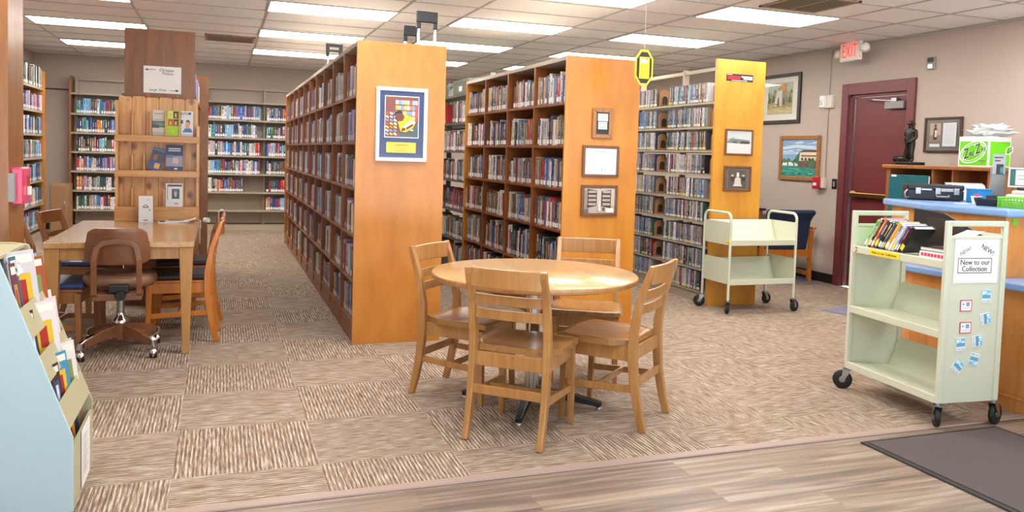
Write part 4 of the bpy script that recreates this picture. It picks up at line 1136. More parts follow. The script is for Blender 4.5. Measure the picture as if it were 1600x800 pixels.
MAGS = [  # tier, y, width, height, tint, shapes, label
 (3, 3.42, .04, .27, '6a3a52', 'plum magazine nearest the daylight-tinted side in the top rack tier'), (3, 3.455, .05, .29, '2b6c8c', 'blue-green magazine behind the shoe magazine in the top rack tier'), (3, 3.49, .15, .30, 'c9c4cc', 'large pale magazine with a tan shape on its cover, top rack tier'),
 (3, 3.66, .13, .255, 'a2522f', 'rust and yellow magazine in the top rack tier'), (3, 3.765, .08, .26, '9db6cc', 'pale blue magazine at the far end of the top rack tier'),
 (2, 3.43, .05, .25, '2c2c34', 'dark magazine nearest the daylight-tinted side in the second rack tier'), (2, 3.50, .16, .26, 'd5d2d6', 'white and blue magazine in the second rack tier'), (2, 3.66, .12, .25, 'd9c7c9', 'pale pink magazine in the second rack tier'), (2, 3.76, .07, .27, 'e2e0e0', 'white rolled leaflet at the far end of the second rack tier'),
 (1, 3.44, .07, .22, '2a2a2e', 'black and yellow magazine in the third rack tier'), (1, 3.52, .10, .24, '3f8db5', 'bright blue magazine in the third rack tier'), (1, 3.63, .13, .25, 'd8d6d2', 'bundle of white papers in the third rack tier'), (1, 3.75, .08, .245, 'c9c3bf', 'grey-white leaflet at the far end of the third rack tier'),
 (0, 3.47, .12, .20, 'b3202c', 'red magazine in the bottom rack tier'), (0, 3.60, .12, .23, '3a3350', 'dark purple magazine in the bottom rack tier'), (0, 3.73, .10, .24, 'a87b68', 'tan magazine at the far end of the bottom rack tier')]
for k, (i, y, w_, h_, hx_, lb) in enumerate(MAGS):
    z = TZ[i] + .002; x = -.51 + TX[i] - .042 - .004 * (k % 3)
    o = MB(); shp = [(hx_, (0, 0, 1, 1)), ('e8e4da', (.08, .84, .92, .95)), (('c08a4a', '2f4a78', 'd8b63a', '7a8f5a')[k % 4], (.2, .2, .8, .7)), (('8c4a2c', 'd8dde6', 'a8322c', '39506c')[k % 4], (.35, .3, .62, .62)), ('f0efe8', (.1, .06, .7, .12))]
    tt = thing('magazine', lb, 'magazine', (x, y + w_ / 2, z), PI / 2 - (.50 if w_ >= .1 else .25) + (.0, .04, -.03)[k % 3], 'magazines in the stepped rack')
    m_ = art('cover', w_, h_, shp, tt, z=h_ / 2, mat='glossprint'); m_.rotation_euler = (-.16, 0, 0)
    p_ = MB().box(-w_/2 + .002, w_/2 - .002, .0031, .010, .002, h_ - .002).build('page_block', M_['paper'], tt); p_.rotation_euler = (-.16, 0, 0)

# ------------------------------------------------------------------ counter
ctr = thing('service_counter', 'long oak service counter with blue tops behind the tall cart', 'counter', (0, 0, 0))
def off(poly, d): return poly
low = [(4.36, 2.2), (4.36, 4.10), (4.60, 4.66), (4.95, 4.50), (4.95, 2.2)]
q = MB(); q.prism([(x, y, .0) for x, y in low], (0, 0, .705)); q.build('lower_body', M_['counter'], ctr, bevel=.003)
led = [(4.315, 2.2), (4.315, 4.11), (4.575, 4.71), (4.95, 4.55), (4.95, 2.2)]
q = MB(); q.prism([(x, y, .705) for x, y in led], (0, 0, .045)); q.build('lower_top', M_['bluetop'], ctr, bevel=.012, seg=3)
upp = [(4.43, 3.50), (4.43, 4.08), (4.64, 4.58), (4.95, 4.44), (4.95, 3.50)]
q = MB(); q.prism([(x, y, .75) for x, y in upp], (0, 0, .37)); q.build('upper_body', M_['counter'], ctr, bevel=.003)
topp = [(4.385, 3.455), (4.385, 4.09), (4.625, 4.66), (5.25, 4.40), (5.25, 3.455)]
q = MB(); q.prism([(x, y, 1.12) for x, y in topp], (0, 0, .045)); q.build('upper_top', M_['bluetop'], ctr, bevel=.014, seg=3)
q = MB(); q.box(4.335, 4.36, 2.2, 4.10, 0, .085); q.box(4.33, 4.345, 2.2, 4.10, .075, .092); q.build('base_moulding', M_['counter'], ctr, bevel=.004)
for yy in (2.9, 3.6): MB().box(4.3585, 4.362, yy - .0015, yy + .0015, .09, .70).build('panel_joint', M_['frame_brown'], ctr)
o = MB().box(-.02, .02, -.0012, 0, -.022, .022).build('sticky_note', M_['lime']); o.location = (4.50, 3.4985, 1.09); o.rotation_euler = (0, .2, 0); tag(o, 'bright green sticky note on the counter end below the blue top', 'sticky note')
# entry mat
t = thing('entry_mat', 'dark grey entry mat with rubber edge on the plank floor', 'mat', (3.06, 1.9, 0))
MB().box(0, .93, -.6, 1.24, -.001, .006).build('rubber_edge', M_['matedge'], t, bevel=.002); MB().box(.03, .90, -.57, 1.21, .006, .010).build('pile', M_['mat'], t)
for nm, lb, loc, rz, sx, sy in (('floor_mat', 'blue-grey floor mat under the navy chair by the wall', (6.28, 8.0, 0), -.33, .95, .62), ('door_mat', 'blue-grey mat on the carpet in front of the exit door', (5.98, 6.1, 0), .27, 1.0, .42)):
    t = thing(nm, lb, 'mat', loc, rz)
    MB().box(-sx/2, sx/2, -sy/2, sy/2, -.001, .005).build('rubber_edge', M_['rug'], t, bevel=.002); MB().box(-sx/2 + .02, sx/2 - .02, -sy/2 + .02, sy/2 - .02, .005, .007).build('pile', M_['rug'], t)

# ------------------------------------------------------------------ navy armchair and the side table behind it
t = thing('armchair', 'navy upholstered wooden armchair seen from behind near the exit door', 'chair', (6.31, 7.95, 0), -.12)
q = MB(); nx, nz = 10, 8; vs = []
for j in range(nz + 1):
    v = j / nz
    for i in range(nx + 1):
        u = -1 + 2 * i / nx; wv = .285 + .03 * max(0, (v - .75) / .25)
        vs.append((u * wv, -.16 - .10 * v - .05 * max(0, v - .85) / .15 + .03 * u * u, .36 + .49 * v))
q.add(vs, [(j*(nx+1)+i, j*(nx+1)+i+1, (j+1)*(nx+1)+i+1, (j+1)*(nx+1)+i) for j in range(nz) for i in range(nx)], 0, True)
o = q.build('backrest', M_['navy'], t); s_ = o.modifiers.new('solid', 'SOLIDIFY'); s_.thickness = .06; s_.offset = 0; bb = o.modifiers.new('bevel', 'BEVEL'); bb.width = .018; bb.segments = 3
MB().box(-.27, .27, -.14, .36, .38, .47).build('seat_cushion', M_['navy'], t, bevel=.03, seg=3)
for sx in (-1, 1):
    x = sx * .315
    MB().sweep([(x, -.20, 0), (x, -.19, .35), (x, -.21, .62)], (1, 0, 0), (.04, .05)).build('rear_leg', M_['orange'], t, bevel=.004)
    MB().sweep([(x, .34, 0), (x, .33, .62)], (1, 0, 0), (.04, .05)).build('front_leg', M_['orange'], t, bevel=.004)
    MB().sweep([(x, -.27, .645), (x, .10, .655), (x, .39, .635)], (1, 0, 0), (.055, .03)).build('armrest', M_['orange'], t, bevel=.008)
    MB().sweep([(x, -.18, .10), (x, .33, .10)], (1, 0, 0), (.03, .05)).build('side_rail', M_['orange'], t, bevel=.003)
MB().box(-.30, .30, -.205, -.165, .30, .385).build('rear_rail', M_['orange'], t, bevel=.003)
t = thing('side_table', 'dark-topped wooden side table against the wall behind the navy chair', 'table', (6.22, 9.0, 0))
MB().box(-.36, .5, -.28, .3, .775, .805).build('tabletop', M_['black'], t, bevel=.004)
q = MB(); q.box(-.33, .47, -.25, -.23, .64, .775); q.box(-.33, .47, .25, .27, .64, .775); q.box(-.33, -.31, -.23, .25, .64, .775); q.box(.45, .47, -.23, .25, .64, .775); q.build('apron', M_['walnut'], t)
for x in (-.31, .45):
    for y in (-.23, .25): MB().sweep([(x, y, 0), (x, y, .70)], (1, 0, 0), (.05, .05)).build('leg', M_['walnut'], t, bevel=.003)
# ------------------------------------------------------------------ pine brochure display on the oak table
t = thing('brochure_display', 'knotty pine brochure display with three shelves standing on the oak table', 'display shelf', (-.485, 7.30, .762))
for k in range(6):
    x0 = -.31 + .103 * k; x1 = x0 + .101; h_ = 1.03 + (.0, .006, .0, .004, -.002, .004)[k]
    q = MB(); q.prism([(x0, .14, 0), (x1, .14, 0), (x1, .14, h_ - .012), (x1 - .012, .14, h_), (x0 + .012, .14, h_), (x0, .14, h_ - .012)], (0, .014, 0)); q.build('back_plank', M_['pine'], t, bevel=.002)
for sx in (-1, 1): MB().box(sx * .31 - .011, sx * .31 + .011, 0, .139, 0, .99 if sx < 0 else .80).build('side_board', M_['pine'], t, bevel=.002)
for z in (.10, .385, .675): MB().box(-.30, .30, .012, .139, z - .014, z).build('shelf', M_['pine_x'], t)
MB().box(-.325, .325, -.014, 0, 0, .118).build('front_rail', M_['pine_x'], t, bevel=.003)
for z in (.385, .675): MB().box(-.325, .325, -.014, 0, z - .020, z + .035).build('front_rail', M_['pine_x'], t, bevel=.003)
for r, (z, xs) in enumerate(((.10, (-.195, .048)), (.385, (-.195, -.105)), (.675, (-.195, -.056, .056, .167)))):
    for x in xs: MB().box(x - .005, x + .005, .03, .139, z, z + (.17 if r < 2 else .24)).build('divider', M_['pine'], t)
MB().lathe([(.012, -.006), (.016, 0), (.012, .006)], 12, (-.325, .02, .945), axis='x').build('knob', M_['pine'], t)
DX, DYY, DZ0 = -.485, 7.30, .762
def leaflet(name, lb, x, z, w_, h_, shapes, tilt=.0, lean=-.12, y=.045, cat='brochure', grp=None):
    tt = thing(name, lb, cat, (DX + x, DYY + y, DZ0 + z), 0, grp)
    o = art('cover', w_, h_, shapes, tt, z=h_ / 2, mat='glossprint'); o.rotation_euler = (lean, tilt, 0)
    p_ = MB().box(-w_/2 + .001, w_/2 - .001, .0031, .006, .001, h_ - .001).build('page_block', M_['paper'], tt); p_.rotation_euler = (lean, tilt, 0)
    return tt
leaflet('brochure', 'grey landscape brochure, leftmost on the top shelf of the pine display', .000, .712, .095, .215, [('c9c2b4', (0, 0, 1, 1)), ('55687f', (0, .32, 1, .58)), ('6f8a54', (.35, .38, 1, .5)), ('3f4657', (0, .3, .55, .42)), ('8d7a6b', (.1, .62, .8, .64)), ('8d7a6b', (.15, .84, .85, .87)), ('b3aa9c', (0, 0, 1, .15))])
leaflet('brochure', 'yellow-green brochure with four portraits on the top shelf of the pine display', .112, .712, .100, .215, [('a9cf1c', (0, 0, 1, 1)), ('d9e070', (.12, .70, .48, .97)), ('3a2a24', (.52, .70, .9, .97)), ('c0451f', (.12, .40, .48, .66)), ('5a2420', (.52, .40, .9, .66)), ('d9b09a', (.22, .74, .38, .9)), ('c99a80', (.62, .74, .8, .9)), ('e0a878', (.22, .43, .38, .58)), ('d8a488', (.62, .43, .8, .58)), ('e8f0b0', (.45, .16, .55, .2))])
b3 = leaflet('brochure', 'white brochure with a person on it, rightmost on the top shelf of the pine display', .222, .712, .095, .215, [('dfe1e4', (0, 0, 1, 1)), ('3a62a8', (.58, .86, .82, .95)), ('3c4a66', (.0, .50, .16, .64)), ('4b79b8', [(.1, .16), (.95, .16), (.85, .30), (.6, .36), (.3, .3)]), ('d3a58c', [(.35, .32), (.6, .3), (.75, .4), (.68, .56), (.45, .58), (.36, .48)]), ('5a4334', [(.36, .48), (.45, .58), (.68, .56), (.74, .46), (.76, .56), (.62, .66), (.44, .64)]), ('c4c7cc', (0, 0, 1, .1))])
text('CMS', .028, M_['ink'], b3, (-.02, -.027, .19), (1, 0, 0), (0, .12, 1))
leaflet('booklet', 'dark blue booklet standing upright on the middle shelf of the pine display', .125, .422, .135, .215, [('28345f', (0, 0, 1, 1)), ('8f93a6', (.02, .16, .98, .58)), ('c9b0a4', (.4, .28, .72, .5)), ('5e6f9a', (0, .5, .4, .62)), ('d7dbe6', (.15, .84, .85, .88)), ('d7dbe6', (.15, .76, .85, .80)), ('e6e6ea', (.5, .04, .68, .1))], cat='booklet')
leaflet('booklet', 'dark blue booklet leaning over on the middle shelf of the pine display', -.035, .422, .10, .19, [('2b4a80', (0, 0, 1, 1)), ('3f3a44', (.1, .42, .95, .85)), ('8c5a3a', (.2, .45, .5, .7)), ('e0a52f', (.45, .1, .85, .34)), ('556a9a', (.05, .88, .95, .96))], tilt=.26, cat='booklet', y=.035)
leaflet('leaflet', 'white leaflet with a black photo on the lowest shelf of the pine display', .125, .115, .135, .20, [('dcdcda', (0, 0, 1, 1)), ('3a3a3a', (.1, .86, .94, .94)), ('2e2e30', (.36, .34, .80, .76)), ('77777a', (.45, .5, .7, .72)), ('b9b9bb', (.52, .42, .64, .62)), ('55555a', (.5, .12, .74, .16)), ('9a9a9a', (.08, .3, .14, .9))], cat='leaflet')
# on the oak table
t = thing('leaflet_holder', 'white tent of folded leaflets standing on the oak table before the display', 'leaflets', (-.565, 7.17, .762))
art('sheet', .105, .215, [('e6e7ea', (0, 0, 1, 1)), ('cfd0d4', (0, .49, 1, .5)), ('6b6e76', [(.28, .6), (.5, .68), (.72, .6), (.68, .54), (.32, .54)]), ('e6e7ea', [(.34, .585), (.5, .64), (.66, .585), (.62, .56), (.38, .56)]), ('6b6e76', (.35, .565, .65, .585)), ('2f3036', [(.7, .48), (.82, .42), (.84, .45), (.74, .5)]), ('4a4b52', (.34, .06, .66, .09)), ('b0b1b5', (.5, .84, .8, .86))], t, z=.108)
q = MB(); q.sweep([(0, .008, .215), (0, .05, .0)], (1, 0, 0), (.105, .002)); q.box(-.0525, .0525, .003, .05, 0, .002); q.build('rear_sheet', M_['paper'], t)
for k, (x, y, rz, w_, d_, h_, tone, lb) in enumerate(((-.36, 7.19, .15, .24, .16, .006, 'c9cac6', 'flat newspaper at the bottom of the loose pile on the oak table'), (-.30, 7.185, -.1, .22, .15, .008, 'b9bdb8', 'folded grey magazine on top of the newspaper on the oak table'))):
    tt = thing('newspaper' if k == 0 else 'folded_magazine', lb, 'magazine', (x, y, .762 + .0065 * k), rz)
    q = MB(); n = 8; q.sweep([(-w_/2 + w_ * i / n, 0, h_/2 + (.022 * max(0, (i - 5) / 3) ** 2 if k else 0)) for i in range(n + 1)], (0, 1, 0), (d_, h_)); q.build('pages', M_['paper'], tt)
    q = MB(); q.box(-w_ * .42, w_ * .12, -d_ * .4, d_ * .35, h_ + .0004, h_ + .001); q.build('print', M_['grey'] if k else M_['frame_dark'], tt)
MB_ = MB(); MB_.tube([(0, 0, 0), (.005, 0, .02), (0, 0, .045)], .02, 12); o = MB_.build('paper_roll', M_['paper']); o.location = (-.12, 7.16, .79); o.rotation_euler = (PI / 2, .3, .9); o.location.z = .783
tag(o, 'small white curled paper at the right end of the oak table papers', 'paper')
t = thing('cord_handset', 'white hanging tag on the right side of the brown bookcase', 'tag', (-.165, 7.72, .66))
MB().box(-.012, .012, -.03, .03, .0, .07).build('tag_body', M_['white'], t, bevel=.005); MB().box(-.008, .008, -.02, .02, -.14, .0).build('tag_tail', M_['ivory'], t, bevel=.004); MB().box(-.05, -.012, -.01, .01, .05, .065).build('hook', M_['steel'], t)
# hand-written whiteboard on the brown panel
t = thing('whiteboard_sign', 'hand-lettered white sign with two arrows on the tall brown panel', 'sign', (-.472, 7.619, 1.957))
MB().box(-.15, .15, -.004, 0, -.115, .115).build('sheet', M_['white'], t)
text('Christian', .036, M_['ink'], t, (.03, -.0046, .083), (1, 0, -.02), (0, 0, 1), shear=.2, sx=.9); text('Fiction', .036, M_['ink'], t, (.04, -.0046, .055), (1, 0, -.02), (0, 0, 1), shear=.2, sx=.9)
text('Large', .032, M_['ink'], t, (-.075, -.0046, -.088), (1, 0, 0), (0, 0, 1), shear=.2, sx=.9); text('Print', .032, M_['ink'], t, (.0, -.0046, -.088), (1, 0, 0), (0, 0, 1), shear=.2, sx=.9)
q = MB(); q.box(-.125, -.055, -.005, -.004, .082, .086); q.prism([(-.14, -.0042, .082), (-.115, -.0042, .093), (-.115, -.0042, .074)], (0, -.001, 0)); q.build('arrow', M_['ink'], t)
q = MB(); q.box(.06, .11, -.005, -.004, -.09, -.086); q.prism([(.135, -.0042, -.088), (.105, -.0042, -.077), (.105, -.0042, -.099)], (0, -.001, 0)); q.build('arrow', M_['ink'], t)

# ------------------------------------------------------------------ framed things on the end panels
shp = [('c9a24a', (0, 0, 1, 1))]
import random as _r
r2 = _r.Random(4)
POST = [('7a3a2a', (0, 0, 1, 1)), ('45524c', (.42, 0, 1, .45))]
for row in range(4):                                      # shelves of bright books receding behind
    z0 = .90 - .135 * row
    for k in range(9):
        x0 = .30 + .085 * k; 
        if x0 > .97: continue
        POST.append((('d8b24a', '8fb0d8', 'c94a3a', 'e8e0d0', '6f92c8', 'd87a3a', '9cc07a', 'e6d9a8')[r2.randrange(8)], [(x0, z0 - .09), (min(1, x0 + .078), z0 - .10), (min(1, x0 + .085), z0 + .012), (x0 + .006, z0 + .02)]))
    POST.append(('9c2f22', [(.28, z0 - .098), (1, z0 - .115), (1, z0 - .095), (.28, z0 - .082)]))
for col in range(3):
    for k in range(7):
        x0 = .01 + .12 * col; z0 = .03 + .085 * k
        POST.append((('d84a3a', '8fb0d8', 'e8d05a', 'e8e0d0', '6f92c8', 'd87a3a')[r2.randrange(6)], [(x0, z0 + .03), (x0 + .09, z0), (x0 + .09, z0 + .05), (x0, z0 + .08)]))
    POST.append(('9c2f22', (.10 + .12 * col, 0, .115 + .12 * col, .62)))
POST += [('e8c01a', [(.36, .40), (.5, .56), (.78, .52), (.92, .38), (.84, .24), (.62, .12), (.46, .14)]), ('6a3a2a', [(.28, .46), (.34, .60), (.5, .62), (.58, .5), (.52, .40), (.36, .38)]), ('2e201c', [(.25, .5), (.28, .62), (.42, .66), (.54, .63), (.5, .60), (.34, .58)]),
         ('eceae4', [(.52, .26), (.78, .44), (.90, .36), (.64, .18)]), ('6a3a2a', [(.48, .14), (.62, .17), (.60, .24), (.5, .22)]), ('6a3a2a', [(.64, .18), (.86, .3), (.82, .34), (.62, .24)]), ('f2f0ea', (.76, .16, .84, .2))]
p = picture('framed_poster', 'white-framed blue poster of a reading child on the bookcase end panel', 'framed poster', (1.2305, 5.7585, 1.595), 0, .375, .53, .026, .024, M_['white'],
        [('mat_board', .335, .49, [('1c3268', (0, 0, 1, 1)), ('2c4a8c', (.02, .02, .98, .035)), ('142650', (.08, .26, .92, .265))], 0, 0), ('print', .25, .30, [('d8dce8', (0, 0, 1, 1))] + [(h, [(.02 + .96 * a, .02 + .96 * b_) for a, b_ in ([(q_[0], q_[1]), (q_[2], q_[1]), (q_[2], q_[3]), (q_[0], q_[3])] if isinstance(q_, tuple) else q_)]) for h, q_ in POST], 0, .055),
         ('caption_card', .215, .075, [('e5b71c', (0, 0, 1, 1)), ('9a7a1c', (.28, .68, .74, .78)), ('b8921c', (.1, .5, .92, .54)), ('b8921c', (.14, .36, .9, .4)), ('b8921c', (.36, .16, .64, .22))], -.002, -.165)])
p = picture('framed_plaque', 'small wooden plaque with two white cards on the three-frame panel, topmost', 'plaque', (2.905, 5.8985, 1.678), 0, .178, .242, .034, .02, M_['frame_tan'],
        [('black_plate', .112, .18, [('26302c', (0, 0, 1, 1))], 0, 0), ('card', .09, .06, [('d7dcda', (0, 0, 1, 1))] + [('8f9a98', (.1, .78 - .2 * k, .9, .84 - .2 * k)) for k in range(4)], .002, .048), ('card', .08, .06, [('cfdad6', (0, 0, 1, 1))] + [('8f9a98', (.12, .78 - .2 * k, .88, .84 - .2 * k)) for k in range(4)], .0, -.018)], glass=False)
p = picture('framed_certificate', 'brown-framed white certificate in the middle of the three-frame panel', 'framed certificate', (2.903, 5.8985, 1.371), 0, .325, .254, .022, .02, M_['frame_brown'],
        [('sheet', .285, .215, [('dfe3e6', (0, 0, 1, 1)), ('a9adb2', (.3, .84, .7, .88))] + [('c0c4c8', (.12, .74 - .07 * k, .88, .755 - .07 * k)) for k in range(6)] + [('b4b8bc', (.5, .12, .56, .26)), ('b4b8bc', (.62, .12, .66, .26)), ('b4b8bc', (.7, .1, .72, .26))], 0, 0)])
BWL = [('cabdb2', (0, 0, 1, 1)), ('b5a79c', (0, 0, 1, .3))]
for (x0, x1, z0, z1, s_) in ((.12, .42, .22, .94, 1), (.56, .86, .22, .92, -1)):
    BWL.append(('3a332f', [(x0, z0), (x1, z0 + .08), (x1, z1 - .06), (x0, z1)] if s_ > 0 else [(x0, z0 + .08), (x1, z0), (x1, z1), (x0, z1 - .06)]))
    for k in range(4):
        zz = z0 + .1 + .155 * k; BWL.append(('c3b0aa', (x0 + .03, zz, x1 - .03, zz + .09)))
        for j in range(5): BWL.append(('6a5a55', (x0 + .04 + .045 * j, zz, x0 + .052 + .045 * j, zz + .08)))
BWL += [('d9cfc6', [(.46, .1), (.55, .1), (.53, .45), (.5, .55), (.47, .45)]), ('6b625c', (.03, .04, .16, .2)), ('4a423e', [(.6, .12), (.66, .12), (.66, .24), (.6, .24)]), ('e0d8d0', (.7, .06, .95, .22)), ('8d837b', (.0, .18, .1, .9))]
p = picture('framed_photograph', 'brown-framed old photo of library shelves, lowest on the three-frame panel', 'framed photo', (2.902, 5.8985, 1.052), 0, .325, .252, .024, .02, M_['frame_brown'], [('print', .285, .215, BWL, 0, 0)])
p = picture('framed_photograph', 'dark-framed photo of a low building on the disc shelving panel, upper one', 'framed photo', (4.718, 6.5885, 1.59), 0, .318, .252, .018, .018, M_['frame_brown'],
        [('print', .285, .22, [('cdd4d4', (0, 0, 1, 1)), ('d9dddc', (0, 0, 1, .45)), ('7d8482', [(.02, .52), (.2, .66), (.9, .6), (.97, .46), (.6, .44), (.02, .46)]), ('4d5452', (.25, .46, .42, .54)), ('33393a', (.55, .44, .9, .54)), ('9aa2a0', [(.0, .6), (.3, .72), (.3, .68), (0, .56)])], 0, 0)])
p = picture('framed_photograph', 'brown-framed photo with a pale figure on the disc shelving panel, lower one', 'framed photo', (4.718, 6.5885, 1.238), 0, .312, .245, .022, .018, M_['frame_brown'],
        [('mat_board', .27, .205, [('6d655c', (0, 0, 1, 1))], 0, 0), ('print', .20, .165, [('564e48', (0, 0, 1, 1)), ('cfc6bc', [(.3, .1), (.7, .1), (.66, .5), (.5, .62), (.34, .5)]), ('e0d8d0', [(.42, .62), (.58, .62), (.56, .86), (.44, .86)]), ('2f2a28', (.1, .35, .28, .72)), ('2f2a28', (.72, .35, .92, .72)), ('b5aca2', (.12, .62, .26, .74)), ('b5aca2', (.74, .62, .9, .74)), ('d8d0c8', (.25, .06, .75, .14))], 0, 0)])
t = thing('bumper_sticker', 'black bumper sticker with red block at the top of the disc shelving panel', 'sticker', (4.70, 6.5895, 2.208))
art('sheet', .305, .07, [('17171a', (0, 0, 1, 1)), ('c9ccd0', (.02, .86, .22, .93)), ('c01a30', [(.05, .22), (.52, .30), (.53, .76), (.05, .72)]), ('e4e8ea', (.58, .55, .97, .76)), ('e4e8ea', (.64, .30, .97, .48)), ('9ad0b8', (.56, .62, .63, .78)), ('c9ccd0', (.2, .08, .78, .16))], t)
rr_ = MB()
for k in range(5): rr_.box(-.125 + .028 * k, -.118 + .028 * k, -.0045, -.0038, -.014, .012)
rr_.build('red_marks', M_['maroon'], t)

# ------------------------------------------------------------------ right wall
RZ = -PI / 2
def blob(cx, cz, rx, rz, rr, n=7):
    return [(min(1, max(0, cx + rx * math.cos(2*PI*k/n) * rr.uniform(.6, 1.1))), min(1, max(0, cz + rz * math.sin(2*PI*k/n) * rr.uniform(.6, 1.1)))) for k in range(n)]
def dabs(n, x0, x1, z0, z1, rx, rz, cols, seed):
    rr = _r.Random(seed)
    return [(rr.choice(cols), blob(rr.uniform(x0, x1), rr.uniform(z0, z1), rx * rr.uniform(.5, 1.3), rz * rr.uniform(.5, 1.3), rr)) for _ in range(n)]
TOW = [('cfc3a4', (0, 0, 1, 1)), ('b4bcae', (0, .55, 1, 1)), ('7f8f5f', [(0, .45), (.1, .7), (.2, .58), (.28, .82), (.36, .55), (.5, .6), (.62, .92), (.74, .7), (.84, .5), (.92, .78), (1, .5), (1, .3), (0, .3)]), ('c98f4e', [(.5, .6), (.58, .95), (.7, .9), (.74, .62)]), ('9c9058', (0, .2, 1, .36)), ('bfae7e', (0, 0, 1, .2)), ('d2ccc4', [(.28, .26), (.38, .72), (.60, .76), (.60, .26)]), ('8d7f72', [(.60, .76), (.72, .70), (.80, .28), (.60, .26)]), ('5b5048', [(.40, .26), (.43, .5), (.47, .55), (.5, .26)]), ('5b5048', [(.64, .28), (.65, .5), (.69, .5), (.72, .28)]), ('4f5c3c', [(.02, .35), (.08, .62), (.14, .35)]), ('4f5c3c', [(.2, .36), (.25, .66), (.3, .4)]), ('4f5c3c', [(.86, .34), (.92, .66), (.98, .34)])]
TOW[3:3] = dabs(26, 0, 1, .4, .72, .06, .07, ('71824f', '8c9a66', '5f7048', 'a39a5c', '9aa476'), 3) + dabs(14, .45, .78, .6, .92, .05, .06, ('c98f4e', 'b97f3e', 'd8a766', 'a8763c'), 4)
TOW += dabs(24, .02, .98, .12, .34, .07, .025, ('b0a066', '8f8850', 'c4b884', '9a8f52', 'b98f54'), 5) + dabs(10, .02, .98, .02, .12, .12, .015, ('cfc3a4', 'b9ab86', 'd8ceb4'), 6)
picture('framed_painting', 'large dark-framed landscape with a pale stone arch, highest on the right wall', 'framed painting', (XR - .001, 8.61, 2.225), RZ, .76, .635, .045, .028, M_['frame_dark'],
        [('mat_board', .68, .555, [('d9d9cc', (0, 0, 1, 1))], 0, 0), ('print', .48, .40, TOW, -.01, .01)])
MIL = [('7fa3c8', (0, 0, 1, 1)), ('c3d0dc', [(0, .72), (.4, .78), (.9, .74), (.95, .82), (.4, .86), (0, .8)]), ('a8c0d8', [(0, .58), (.6, .62), (.7, .68), (0, .66)]), ('3f6a48', [(0, .34), (.06, .48), (.2, .40), (.34, .42), (.5, .66), (.6, .6), (.5, .28), (0, .3)]), ('d9cdb4', [(.5, .38), (.52, .64), (.62, .7), (.98, .68), (1, .5), (1, .36)]), ('5a3f36', [(.48, .64), (.62, .72), (1, .72), (1, .66), (.62, .66)]), ('7d4f3c', (.56, .54, .98, .58)), ('5f4a44', [(.48, .26), (.5, .42), (1, .44), (1, .22)]), ('3d7a50', [(.78, .3), (.82, .48), (.92, .42), (.94, .28)]), ('e4e8ec', (.02, .29, .16, .38)), ('e4e8ec', (.2, .29, .34, .39)), ('e4e8ec', (.38, .29, .47, .38)), ('2c8a7a', [(0, 0), (1, 0), (1, .2), (.5, .27), (0, .28)]), ('4aa492', (.1, .12, .6, .15)), ('1f6e66', (.3, .05, .9, .08)), ('55b09e', (.05, .2, .5, .22))]
MIL[3:3] = dabs(18, 0, 1, .6, .95, .12, .025, ('c3d0dc', 'a8c0d8', 'd6dde4', '8fb0d0'), 7)
MIL += dabs(16, .0, .48, .36, .46, .05, .035, ('3f6a48', '2f5a3c', '4f7a50', '5c8458'), 8) + dabs(14, .6, 1, .24, .42, .05, .04, ('3d7a50', '5a4a44', '6a5a4c', '4f7a50', '7d4f3c'), 9) + dabs(40, .02, .98, .02, .24, .09, .012, ('4aa492', '1f6e66', '55b09e', '3a9888', '7cc4b4'), 10)
for k in range(4): MIL.append(('4a3c38', (.58 + .1 * k, .44, .63 + .1 * k, .51)))
picture('framed_painting', 'wood-framed painting of a house by green water beside the fire alarm pull', 'framed painting', (XR - .001, 8.20, 1.472), RZ, .735, .555, .048, .03, M_['frame_tan'], [('canvas', .64, .46, MIL, 0, 0)], glass=False)
picture('framed_portrait', 'maroon-framed portrait and text sheet on the wall above the desk hutch', 'framed photo', (XR - .001, 6.10, 1.732), RZ, .445, .352, .022, .024, M_['frame_maroon'],
        [('mat_board', .40, .31, [('6f726c', (0, 0, 1, 1))], 0, 0), ('photo', .13, .185, [('b39e8c', (0, 0, 1, 1)), ('8d7a6b', (0, 0, 1, .35)), ('3a322e', [(.3, .1), (.7, .1), (.66, .7), (.5, .8), (.36, .7)]), ('d8ccc0', (.46, .25, .66, .62)), ('4a403a', (.4, .78, .62, .94))], -.09, .025), ('caption_card', .12, .03, [('d5d8da', (0, 0, 1, 1))], -.09, -.105), ('text_sheet', .155, .235, [('cdd2d6', (0, 0, 1, 1))] + [('9aa0a6', (.1, .9 - .075 * k, .9, .915 - .075 * k)) for k in range(11)], .085, .0)])
